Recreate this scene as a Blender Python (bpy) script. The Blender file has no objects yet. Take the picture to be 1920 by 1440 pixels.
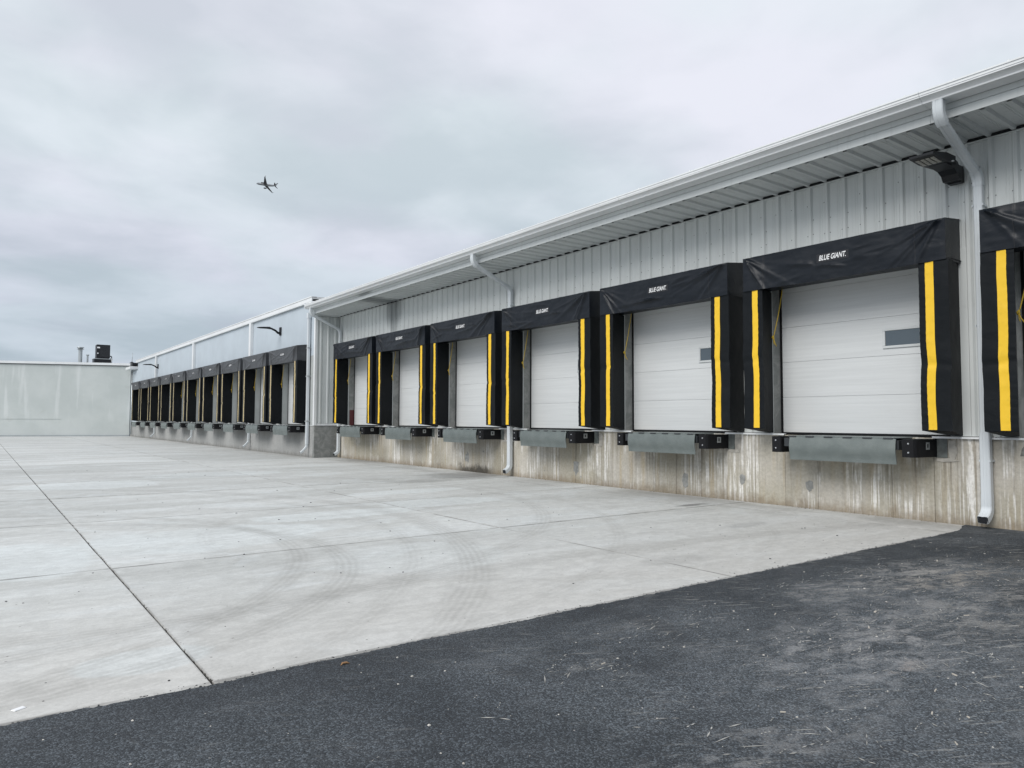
import bpy, math, random
from mathutils import Vector, Matrix, noise as mnoise
random.seed(11)
PI = math.pi
scene = bpy.context.scene
COL = scene.collection

# ------------------------------------------------------------------ camera
cam_d = bpy.data.cameras.new('camera')
cam = bpy.data.objects.new('camera', cam_d)
COL.objects.link(cam)
cam_d.sensor_width = 36.0
cam_d.lens = 25.32
cam_d.clip_start = 0.05
cam_d.clip_end = 6000
EYE = 1.6
R_ = Vector((0.80313868, -0.59578044, 0.00373275))
U_ = Vector((-0.03287967, -0.03806589, 0.99873416))
F_ = Vector((0.59488418, 0.80224476, 0.05016125))
m = Matrix.Identity(4)
for i in range(3):
    m[i][0] = R_[i]; m[i][1] = U_[i]; m[i][2] = -F_[i]
m[2][3] = EYE
cam.matrix_world = m
scene.camera = cam

# ------------------------------------------------------------------ view
scene.view_settings.view_transform = 'Standard'
scene.view_settings.look = 'None'
scene.view_settings.gamma = 1
scene.view_settings.use_curve_mapping = False
scene.view_settings.exposure = 0.6

# ------------------------------------------------------------------ node helper
class NT:
    def __init__(s, tree):
        s.t = tree; s.n = tree.nodes; s.l = tree.links
    def _set(s, sock, v):
        if isinstance(v, bpy.types.NodeSocket):
            s.l.new(v, sock)
        elif v is not None:
            if isinstance(v, (tuple, list)) and len(v) == 3 and sock.type == 'RGBA':
                v = (*v, 1)
            sock.default_value = v
    def node(s, typ, ins=None, **props):
        nd = s.n.new(typ)
        for k, v in props.items(): setattr(nd, k, v)
        for k, v in (ins or {}).items(): s._set(nd.inputs[k], v)
        return nd
    def math(s, op, a, b=None, c=None, clamp=False):
        nd = s.node('ShaderNodeMath', operation=op); nd.use_clamp = clamp
        s._set(nd.inputs[0], a)
        if b is not None: s._set(nd.inputs[1], b)
        if c is not None: s._set(nd.inputs[2], c)
        return nd.outputs[0]
    def pos(s): return s.node('ShaderNodeNewGeometry').outputs['Position']
    def obj(s): return s.node('ShaderNodeTexCoord').outputs['Object']
    def vmul(s, v, sc, off=(0, 0, 0)):
        nd = s.node('ShaderNodeMapping'); s._set(nd.inputs['Vector'], v)
        nd.inputs['Scale'].default_value = sc; nd.inputs['Location'].default_value = off
        return nd.outputs[0]
    def noise(s, v, scale=1, detail=3, rough=.55, dist=0, color=False):
        nd = s.node('ShaderNodeTexNoise', {'Vector': v, 'Scale': scale, 'Detail': detail, 'Roughness': rough, 'Distortion': dist})
        return nd.outputs['Color' if color else 'Fac']
    def voro(s, v, scale=1, out='Distance', feature='F1'):
        nd = s.node('ShaderNodeTexVoronoi', {'Vector': v, 'Scale': scale}, feature=feature)
        return nd.outputs[out]
    def ramp(s, f, stops, interp='LINEAR'):
        nd = s.node('ShaderNodeValToRGB', {'Fac': f}); cr = nd.color_ramp; cr.interpolation = interp
        while len(cr.elements) < len(stops): cr.elements.new(.5)
        for e, (p, c) in zip(cr.elements, stops):
            e.position = p; e.color = (c, c, c, 1) if isinstance(c, (int, float)) else (*c, 1)
        return nd.outputs[0]
    def step(s, f, a, b):   # smoothstep a..b
        nd = s.node('ShaderNodeMapRange', {'Value': f, 'From Min': a, 'From Max': b}, interpolation_type='SMOOTHSTEP')
        return nd.outputs[0]
    def mix(s, f, a, b, blend='MIX'):
        nd = s.node('ShaderNodeMix', data_type='RGBA', blend_type=blend)
        s._set(nd.inputs[0], f); s._set(nd.inputs[6], a); s._set(nd.inputs[7], b)
        return nd.outputs[2]
    def bump(s, h, strength=.3, dist=.01, normal=None):
        nd = s.node('ShaderNodeBump', {'Height': h, 'Strength': strength, 'Distance': dist})
        if normal is not None: s._set(nd.inputs['Normal'], normal)
        return nd.outputs[0]
    def sep(s, v):
        nd = s.node('ShaderNodeSeparateXYZ', {0: v}); return nd.outputs
    def comb(s, x, y, z):
        return s.node('ShaderNodeCombineXYZ', {0: x, 1: y, 2: z}).outputs[0]

def material(name, fn):
    mt = bpy.data.materials.new(name); mt.use_nodes = True
    nt = NT(mt.node_tree)
    bs = mt.node_tree.nodes['Principled BSDF']
    out = fn(nt) or {}
    for k, v in out.items(): nt._set(bs.inputs[k], v)
    return mt

# ------------------------------------------------------------------ world: overcast sky
world = bpy.data.worlds.new('World'); scene.world = world; world.use_nodes = True
SUN_EL, SUN_AZ = math.radians(40), math.radians(258)      # azimuth measured from +Y clockwise
w = NT(world.node_tree); w.n.clear()
sky = w.node('ShaderNodeTexSky'); sky.sky_type = 'NISHITA'; sky.sun_disc = False
sky.sun_elevation = SUN_EL; sky.sun_rotation = SUN_AZ; sky.air_density = 1.0; sky.dust_density = 2.0
gd = w.node('ShaderNodeTexCoord').outputs['Generated']
sx, sy, sz = w.sep(gd)
zc = w.math('ADD', w.math('MAXIMUM', sz, 0.0), 0.16)
uv = w.comb(w.math('DIVIDE', sx, zc), w.math('DIVIDE', sy, zc), 0.0)
n1 = w.noise(w.vmul(uv, (1, 1, 1), (17.803, 54.544, 1.655)), .85, 6, .5, .25)
n2 = w.noise(w.vmul(uv, (1, 1, 1), (30.177, 5.218, 3.065)), 2.1, 5, .5, .3)
n3 = w.noise(w.vmul(uv, (1, 1, 1), (1.1, 9.2, 5)), 1.3, 3, .5)
cl = w.math('ADD', w.math('MULTIPLY', n1, .65), w.math('MULTIPLY', n2, .35))
n4 = w.noise(w.vmul(uv, (1, 1, 1), (4.1, 2.2, 8)), 4.6, 5, .55, .4)
cl = w.math('ADD', w.step(cl, .38, .60), w.math('MULTIPLY', w.math('SUBTRACT', n4, .5), .55), clamp=True)
dark = (3.86, 4.24, 4.62); light = (5.12, 5.38, 5.80)
c = w.mix(cl, dark, light)
hue = w.step(n3, .38, .62)
c = w.mix(w.math('MULTIPLY', hue, .55), c, w.mix(1.0, c, (1.045, .985, 1.035), 'MULTIPLY'))
c = w.mix(w.math('MULTIPLY', w.math('SUBTRACT', 1.0, hue), .6), c, w.mix(1.0, c, (.965, 1.008, .997), 'MULTIPLY'))
# layer gets a little darker and bluer toward the horizon, brighter overhead
hz = w.step(sz, .0, .42)
c = w.mix(hz, w.mix(1.0, c, (.76, .80, .845), 'MULTIPLY'), w.mix(1.0, c, (1.07, 1.07, 1.06), 'MULTIPLY'))
c = w.mix(.04, c, sky.outputs[0])
bg = w.node('ShaderNodeBackground', {'Color': c, 'Strength': .1})
wo = w.node('ShaderNodeOutputWorld'); w.l.new(bg.outputs[0], wo.inputs[0])

sun_d = bpy.data.lights.new('sun', 'SUN'); sun_d.energy = 1.5; sun_d.angle = math.radians(35); sun_d.color = (1, .97, .93)
sun = bpy.data.objects.new('sun', sun_d); COL.objects.link(sun)
sd = Vector((math.sin(SUN_AZ) * math.cos(SUN_EL), math.cos(SUN_AZ) * math.cos(SUN_EL), math.sin(SUN_EL)))
sun.rotation_euler = sd.to_track_quat('Z', 'Y').to_euler()

# ------------------------------------------------------------------ mesh helpers
class MB:
    def __init__(s): s.v = []; s.f = []; s.uvless = True; s.mi = []
    def add(s, vs, fs, mi=0):
        b = len(s.v); s.v += [tuple(q) for q in vs]; s.f += [tuple(b + i for i in f) for f in fs]; s.mi += [mi] * len(fs); return s
    def box(s, x0, x1, y0, y1, z0, z1, mi=0):
        vs = [(x0, y0, z0), (x1, y0, z0), (x1, y1, z0), (x0, y1, z0), (x0, y0, z1), (x1, y0, z1), (x1, y1, z1), (x0, y1, z1)]
        return s.add(vs, [(0, 3, 2, 1), (4, 5, 6, 7), (0, 1, 5, 4), (1, 2, 6, 5), (2, 3, 7, 6), (3, 0, 4, 7)], mi)
    def bevbox(s, x0, x1, y0, y1, z0, z1, b, mi=0):
        # chamfered box
        X = (x0, x1); Y = (y0, y1); Z = (z0, z1); vs = []; idx = {}
        for i in (0, 1):
            for j in (0, 1):
                for k in (0, 1):
                    sx_, sy_, sz_ = (1 - 2 * i), (1 - 2 * j), (1 - 2 * k)
                    idx[i, j, k, 0] = len(vs); vs.append((X[i], Y[j] + sy_ * b, Z[k] + sz_ * b))
                    idx[i, j, k, 1] = len(vs); vs.append((X[i] + sx_ * b, Y[j], Z[k] + sz_ * b))
                    idx[i, j, k, 2] = len(vs); vs.append((X[i] + sx_ * b, Y[j] + sy_ * b, Z[k]))
        fs = []
        def q(*l):
            fs.append(tuple(l))
        for i in (0, 1):
            l = [idx[i, 0, 0, 0], idx[i, 1, 0, 0], idx[i, 1, 1, 0], idx[i, 0, 1, 0]]
            q(*(l if i else l[::-1]))
            l = [idx[0, i, 0, 1], idx[0, i, 1, 1], idx[1, i, 1, 1], idx[1, i, 0, 1]]
            q(*(l if i else l[::-1]))
            l = [idx[0, 0, i, 2], idx[1, 0, i, 2], idx[1, 1, i, 2], idx[0, 1, i, 2]]
            q(*(l if i else l[::-1]))
        for a in (0, 1):
            for c_ in (0, 1):
                q(idx[a, c_, 0, 0], idx[a, c_, 1, 0], idx[a, c_, 1, 1], idx[a, c_, 0, 1])
                q(idx[a, 0, c_, 0], idx[a, 1, c_, 0], idx[a, 1, c_, 2], idx[a, 0, c_, 2])
                q(idx[0, a, c_, 1], idx[1, a, c_, 1], idx[1, a, c_, 2], idx[0, a, c_, 2])
        for i in (0, 1):
            for j in (0, 1):
                for k in (0, 1): q(idx[i, j, k, 0], idx[i, j, k, 1], idx[i, j, k, 2])
        return s.add(vs, fs, mi)
    def grid(s, fn, nu, nv, mi=0, flip=False):
        vs = [fn(i / nu, j / nv) for j in range(nv + 1) for i in range(nu + 1)]
        fs = []
        for j in range(nv):
            for i in range(nu):
                a = j * (nu + 1) + i; f = (a, a + 1, a + nu + 2, a + nu + 1)
                fs.append(f[::-1] if flip else f)
        return s.add(vs, fs, mi)
    def extrude(s, prof, a0, a1, place, closed=True, caps=True, mi=0):
        # prof: 2-D points; place(p, t) -> 3-D
        n = len(prof)
        vs = [place(p, a0) for p in prof] + [place(p, a1) for p in prof]
        fs = [(i, (i + 1) % n, n + (i + 1) % n, n + i) for i in range(n if closed else n - 1)]
        if caps and closed: fs += [tuple(range(n))[::-1], tuple(range(n, 2 * n))]
        return s.add(vs, fs, mi)
    def tube(s, path, r, n=8, caps=True, mi=0):
        P = [Vector(p) for p in path]; rs = r if isinstance(r, (list, tuple)) else [r] * len(P)
        vs = []; up = None
        for i, p in enumerate(P):
            t = (P[min(i + 1, len(P) - 1)] - P[max(i - 1, 0)]).normalized()
            if up is None: up = t.orthogonal().normalized()
            up = (up - t * up.dot(t)).normalized(); sd_ = t.cross(up)
            for k in range(n):
                a = 2 * PI * k / n; vs.append(p + (up * math.cos(a) + sd_ * math.sin(a)) * rs[i])
        fs = []
        for i in range(len(P) - 1):
            for k in range(n):
                a = i * n + k; b = i * n + (k + 1) % n; fs.append((a, b, b + n, a + n))
        if caps: fs += [tuple(range(n))[::-1], tuple(range((len(P) - 1) * n, len(P) * n))]
        return s.add(vs, fs, mi)
    def mesh(s, name, mats, smooth=False):
        me = bpy.data.meshes.new(name); me.from_pydata(s.v, [], s.f)
        if not isinstance(mats, (list, tuple)): mats = [mats]
        for q in mats: me.materials.append(q)
        if len(mats) > 1: me.polygons.foreach_set('material_index', s.mi)
        me.update()
        import bmesh
        bm = bmesh.new(); bm.from_mesh(me); bmesh.ops.recalc_face_normals(bm, faces=bm.faces); bm.to_mesh(me); bm.free()
        if smooth is True:
            me.polygons.foreach_set('use_smooth', [True] * len(me.polygons))
        elif smooth:
            me.polygons.foreach_set('use_smooth', [True] * len(me.polygons))
            me.set_sharp_from_angle(angle=math.radians(smooth))
        return me

def obj(name, data, parent=None, loc=None, world=True):
    """links data; with parent and world=True the mesh is in world coordinates"""
    o = bpy.data.objects.new(name, data); COL.objects.link(o)
    if parent is not None:
        o.parent = parent
        if loc is not None: o.location = loc
        elif world:
            p = parent; off = Vector((0, 0, 0))
            while p is not None: off += Vector(p.location); p = p.parent
            o.location = -off
    elif loc is not None: o.location = loc
    return o
def build(name, mb, mat, parent=None, smooth=False, world=True):
    return obj(name, mb.mesh(name, mat, smooth), parent, None, world)
def tag(o, label=None, cat=None, group=None, kind=None):
    if label: o['label'] = label
    if cat: o['category'] = cat
    if group: o['group'] = group
    if kind: o['kind'] = kind
    return o
def empty(name, loc, label=None, cat=None, group=None, kind=None):
    o = bpy.data.objects.new(name, None); COL.objects.link(o); o.location = loc; o.empty_display_size = .3
    return tag(o, label, cat, group, kind)
def place(name, me, parent, loc):
    o = bpy.data.objects.new(name, me); COL.objects.link(o); o.parent = parent; o.location = loc; return o

# ------------------------------------------------------------------ materials
def simple(name, col, rough=.5, metal=0, var=.06, scale=2.0, bump=0, bscale=60, spec=.5):
    def f(t):
        n = t.noise(t.pos(), scale, 4)
        lo = tuple(k * (1 - var) for k in col); hi = tuple(min(1, k * (1 + var)) for k in col)
        o = {'Base Color': t.mix(t.step(n, .3, .7), lo, hi), 'Roughness': rough, 'Metallic': metal, 'Specular IOR Level': spec}
        if bump: o['Normal'] = t.bump(t.noise(t.pos(), bscale, 2), bump, .003)
        return o
    return material(name, f)

def m_concrete_yard(t):
    P = t.pos(); x, y, z = t.sep(P)
    flat = t.comb(x, y, 0.0)
    n_big = t.noise(t.vmul(flat, (.16, .30, 1), (2, 5, 0)), 1, 5, .6, .4)
    n_str = t.noise(t.vmul(flat, (.22, 1.25, 1), (5, 1, 0)), 1, 6, .6, .5)
    n_wat = t.noise(t.vmul(flat, (.5, .8, 1), (9, 3, 0)), 1, 6, .6, 1.2)
    fine = t.noise(flat, 38, 5, .75)
    micro = t.noise(flat, 260, 2, .6)
    ri = t.node('ShaderNodeObjectInfo').outputs['Random']
    c = t.mix(t.step(n_big, .33, .68), (.475, .485, .468), (.575, .585, .568))
    c = t.mix(t.math('MULTIPLY', t.step(n_str, .45, .70), .58), c, (.66, .68, .675))
    c = t.mix(t.math('MULTIPLY', t.step(n_str, .47, .27), .32), c, (.36, .365, .35))
    c = t.mix(t.math('MULTIPLY', t.step(n_wat, .54, .60), .30), c, (.64, .675, .68))
    c = t.mix(t.math('MULTIPLY', t.step(n_wat, .44, .38), .22), c, (.38, .38, .365))
    # warm tint near the asphalt, dusty
    wz = t.math('MULTIPLY', t.step(y, 8.5, 4.7), .55)
    c = t.mix(wz, c, (.57, .555, .525))
    # dirt beside the wall foot
    wd = t.math('MULTIPLY', t.step(x, 10.6, 12.3), t.step(t.noise(t.vmul(flat, (.6, .25, 1)), 1, 5, .6), .35, .65))
    c = t.mix(t.math('MULTIPLY', wd, .55), c, (.20, .19, .175))
    # darker damp run-off spots near the wall
    for (cx, cy, rx, ry, a) in ((11.0, 9.05, .55, .16, .75), (11.2, 17.5, 1.4, 1.5, .5), (9.3, 16.6, 1.2, .5, .35), (9.6, 6.85, .75, .22, .28), (12.0, 5.6, .5, 1.2, .3), (6.5, 5.6, .7, .3, .2)):
        d = t.math('SQRT', t.math('ADD', t.math('POWER', t.math('DIVIDE', t.math('SUBTRACT', x, cx), rx), 2.0), t.math('POWER', t.math('DIVIDE', t.math('SUBTRACT', y, cy), ry), 2.0)))
        d = t.math('ADD', d, t.math('MULTIPLY', t.noise(flat, 3.5, 4, .6), .9))
        c = t.mix(t.math('MULTIPLY', t.step(d, 1.5, .8), a), c, (.14, .14, .135))
    # pale washed patches
    for (cx, cy, rx, ry, a) in ((2.5, 10.3, 1.7, 1.0, .42), (4.9, 11.6, 1.6, .5, .5), (7.3, 12.2, 1.3, .6, .5), (.95, 5.35, .45, .28, .5), (.4, 9.8, .7, 1.3, .5), (4.2, 7.5, 1.1, .9, .25), (2.2, 20, 1.6, 1.2, .45), (5.6, 22, 2.0, 1.0, .45), (7.8, 14.4, 1.6, .4, .45)):
        d = t.math('SQRT', t.math('ADD', t.math('POWER', t.math('DIVIDE', t.math('SUBTRACT', x, cx), rx), 2.0), t.math('POWER', t.math('DIVIDE', t.math('SUBTRACT', y, cy), ry), 2.0)))
        d = t.math('ADD', d, t.math('MULTIPLY', t.noise(flat, 1.6, 4, .6), .7))
        c = t.mix(t.math('MULTIPLY', t.step(d, 1.42, 1.22), a), c, (.66, .70, .70))
    # tyre arcs: rings with tread lines
    nm = t.noise(flat, 1.1, 3, .6); nf = t.noise(flat, 14, 3, .7)
    arcs = [(-3.2, 11.39, 8.98, .34, .34), (-3.2, 11.39, 8.30, .22, .2), (-1.66, 9.85, 4.97, .24, .36), (-.43, 8.98, 4.03, .26, .36), (5.27, -16.66, 23.13, .30, .34), (1.27, 14.28, 8.03, .26, .28), (.6, 13.6, 9.2, .2, .2), (6.6, 9.4, 4.2, .2, .16)]
    for (cx, cy, r, wd_, a) in arcs:
        d = t.math('SQRT', t.math('ADD', t.math('POWER', t.math('SUBTRACT', x, cx), 2.0), t.math('POWER', t.math('SUBTRACT', y, cy), 2.0)))
        e = t.math('ABSOLUTE', t.math('SUBTRACT', d, r))
        ring = t.step(t.math('ADD', e, t.math('MULTIPLY', nf, .06)), wd_ * .95, wd_ * .35)
        tread = t.math('ADD', .6, t.math('MULTIPLY', t.math('SINE', t.math('ADD', t.math('MULTIPLY', d, 88.0), t.math('MULTIPLY', nm, 5.0))), .22))
        msk = t.math('MULTIPLY', t.math('MULTIPLY', ring, tread), t.math('MULTIPLY', t.step(nm, .24, .46), a * .95))
        msk = t.math('MULTIPLY', msk, t.math('ADD', .5, nf))
        c = t.mix(msk, c, (.25, .243, .225))
    # soil washed into the joints stains the slab edges
    jy = t.math('ABSOLUTE', t.math('SUBTRACT', t.math('MODULO', t.math('ADD', y, 4.13 * 20 - 8.79 + 2.065), 4.13), 2.065))
    jx = t.math('MINIMUM', t.math('ABSOLUTE', t.math('SUBTRACT', x, 6.3)), t.math('MINIMUM', t.math('ABSOLUTE', t.math('SUBTRACT', x, 11.38)), t.math('ADD', .009, t.math('ABSOLUTE', t.math('SUBTRACT', x, 1.2)))))
    js = t.math('MAXIMUM', t.step(jy, .045, .012), t.step(jx, .035, .010))
    c = t.mix(t.math('MULTIPLY', js, t.math('MULTIPLY', t.step(t.noise(flat, 1.7, 4, .6), .30, .62), .75)), c, (.17, .165, .155))
    # long faint drag lines across the yard
    dl = t.noise(t.vmul(flat, (.12, 5.0, 1), (1, 8, 0)), 1, 4, .7)
    c = t.mix(t.math('MULTIPLY', t.step(dl, .60, .72), .26), c, (.30, .30, .285))
    dl2 = t.noise(t.vmul(flat, (1.6, .10, 1), (4, 2, 0)), 1, 5, .7)
    c = t.mix(t.math('MULTIPLY', t.step(dl2, .58, .70), .16), c, (.62, .64, .64))
    mid = t.noise(t.vmul(flat, (1, 1.5, 1)), 5.5, 6, .72, .4)
    c = t.mix(.7, c, t.mix(1.0, c, t.mix(t.step(mid, .34, .68), (.86, .86, .855), (1.10, 1.10, 1.10)), 'MULTIPLY'))
    fl = t.voro(flat, 9, 'Distance'); flc = t.sep(t.voro(flat, 9, 'Color'))[0]
    c = t.mix(t.math('MULTIPLY', t.step(fl, .10, .05), t.step(flc, .78, .86)), c, (.20, .195, .18))
    sp = t.step(fine, .30, .75)
    c = t.mix(.55, c, t.mix(1.0, c, t.mix(sp, (.84, .84, .84), (1.12, 1.12, 1.12)), 'MULTIPLY'))
    c = t.mix(.5, c, t.mix(1.0, c, t.mix(t.step(micro, .3, .7), (.84, .84, .84), (1.12, 1.12, 1.12)), 'MULTIPLY'))
    v = t.math('ADD', .955, t.math('MULTIPLY', ri, .09))
    c = t.mix(1.0, c, t.comb(v, v, v), 'MULTIPLY')
    h = t.math('ADD', t.noise(t.vmul(flat, (20, 160, 1)), 1, 3, .6), t.math('MULTIPLY', fine, .8))
    return {'Base Color': c, 'Roughness': t.math('SUBTRACT', .82, t.math('MULTIPLY', n_wat, .2)), 'Specular IOR Level': .35, 'Normal': t.bump(h, .22, .004)}
M_yard = material('broomed_concrete', m_concrete_yard)

def m_asphalt(t):
    P = t.pos(); x, y, z = t.sep(P); flat = t.comb(x, y, 0.0)
    agg = t.voro(flat, 115, 'Color'); ag = t.sep(agg)[0]
    aggd = t.voro(flat, 115, 'Distance')
    n1_ = t.noise(t.vmul(flat, (.35, .55, 1), (7, 2, 0)), 1, 5, .62, .6)
    n2_ = t.noise(t.vmul(flat, (1.3, 3.2, 1), (1, 2, 0)), 1, 6, .68, .8)
    fine = t.noise(flat, 55, 4, .7)
    c = t.mix(t.step(n1_, .32, .68), (.025, .030, .035), (.064, .073, .081))
    c = t.mix(t.math('MULTIPLY', t.step(ag, .55, 1.0), .75), c, t.mix(1.0, c, (3.2, 3.2, 3.2), 'MULTIPLY'))
    c = t.mix(t.math('MULTIPLY', t.step(ag, .45, .0), .6), c, (.014, .016, .019))
    dust = t.math('MULTIPLY', t.step(n2_, .46, .70), t.math('MULTIPLY', t.step(n1_, .36, .66), t.step(t.noise(flat, 9, 6, .75), .36, .60)))
    east = t.step(x, 1.0, 7.0)
    c = t.mix(t.math('MULTIPLY', dust, t.math('ADD', .20, t.math('MULTIPLY', east, .55))), c, (.22, .23, .24))
    # pale scrape strokes
    st1 = t.noise(t.vmul(t.node('ShaderNodeVectorRotate', {'Vector': flat, 'Angle': .45}, rotation_type='Z_AXIS').outputs[0], (3.0, 34, 1)), 1, 4, .65)
    st2 = t.noise(t.vmul(t.node('ShaderNodeVectorRotate', {'Vector': flat, 'Angle': -.35}, rotation_type='Z_AXIS').outputs[0], (36, 3.2, 1), (3, 1, 0)), 1, 4, .65)
    st3 = t.noise(t.vmul(t.node('ShaderNodeVectorRotate', {'Vector': flat, 'Angle': .15}, rotation_type='Z_AXIS').outputs[0], (3.2, 5.5, 1), (8, 4, 0)), 1, 8, .78, .5)
    sm = t.math('MULTIPLY', t.step(t.noise(flat, 1.1, 4, .65), .42, .58), t.math('ADD', .12, t.math('MULTIPLY', east, .62)))
    c = t.mix(t.math('MULTIPLY', t.step(st1, .575, .64), sm), c, (.36, .355, .335))
    c = t.mix(t.math('MULTIPLY', t.step(st2, .60, .66), t.math('MULTIPLY', sm, .8)), c, (.30, .30, .29))
    for (cx, cy, rx, ry, a, cc) in ((8.0, 3.35, .8, .28, .9, (.34, .315, .28)), (7.1, 2.55, 1.5, .34, .6, (.32, .31, .29)), (9.3, 3.1, 1.2, .35, .35, (.24, .225, .20)),
                                (5.0, 2.6, .9, .45, .6, (.33, .335, .34)), (6.0, 3.0, 1.3, .45, .42, (.33, .33, .325)), (3.1, 2.15, .9, .22, .45, (.30, .305, .305)), (7.6, 3.75, 1.6, .3, .6, (.36, .355, .34)), (4.9, 2.3, .18, .07, .4, (.36, .31, .27)), (6.3, 2.0, 1.0, .2, .25, (.22, .22, .22)), (3.35, 2.1, .8, .2, .28, (.2, .2, .2)), (3.25, 3.55, .22, .08, .5, (.3, .3, .29)), (4.1, 4.0, .5, .15, .3, (.24, .24, .235))):
        d = t.math('SQRT', t.math('ADD', t.math('POWER', t.math('DIVIDE', t.math('SUBTRACT', x, cx), rx), 2.0), t.math('POWER', t.math('DIVIDE', t.math('SUBTRACT', y, cy), ry), 2.0)))
        d = t.math('ADD', d, t.math('MULTIPLY', t.math('SUBTRACT', t.noise(t.vmul(flat, (3, 8, 1)), 1, 5, .7), .5), 2.2))
        c = t.mix(t.math('MULTIPLY', t.math('MULTIPLY', t.step(d, 1.5, .5), a), t.math('MULTIPLY', t.step(fine, .25, .6), t.step(st3, .44, .60))), c, cc)
    # dark rubber arc and the darker fresh strip along the concrete
    d = t.math('SQRT', t.math('ADD', t.math('POWER', t.math('SUBTRACT', x, 3.53), 2.0), t.math('POWER', t.math('SUBTRACT', y, 4.16), 2.0)))
    ring = t.step(t.math('ABSOLUTE', t.math('SUBTRACT', d, .84)), .16, .06)
    c = t.mix(t.math('MULTIPLY', t.math('MULTIPLY', ring, t.step(t.noise(flat, 1.3, 4, .6), .42, .62)), .5), c, (.035, .039, .044))
    c = t.mix(t.math('MULTIPLY', t.step(y, 3.7, 4.6), .35), c, (.026, .029, .033))
    # sparse pale chips
    ch = t.voro(flat, 21, 'Distance'); chc = t.sep(t.voro(flat, 21, 'Color'))[0]
    c = t.mix(t.math('MULTIPLY', t.step(ch, .13, .08), t.step(chc, .86, .92)), c, (.36, .35, .33))
    h = t.math('ADD', t.math('MULTIPLY', t.math('SUBTRACT', 1.0, aggd), 1.0), t.math('MULTIPLY', fine, .6))
    return {'Base Color': c, 'Roughness': .82, 'Specular IOR Level': .35, 'Normal': t.bump(h, .75, .007)}
M_asph = material('asphalt', m_asphalt)

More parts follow.
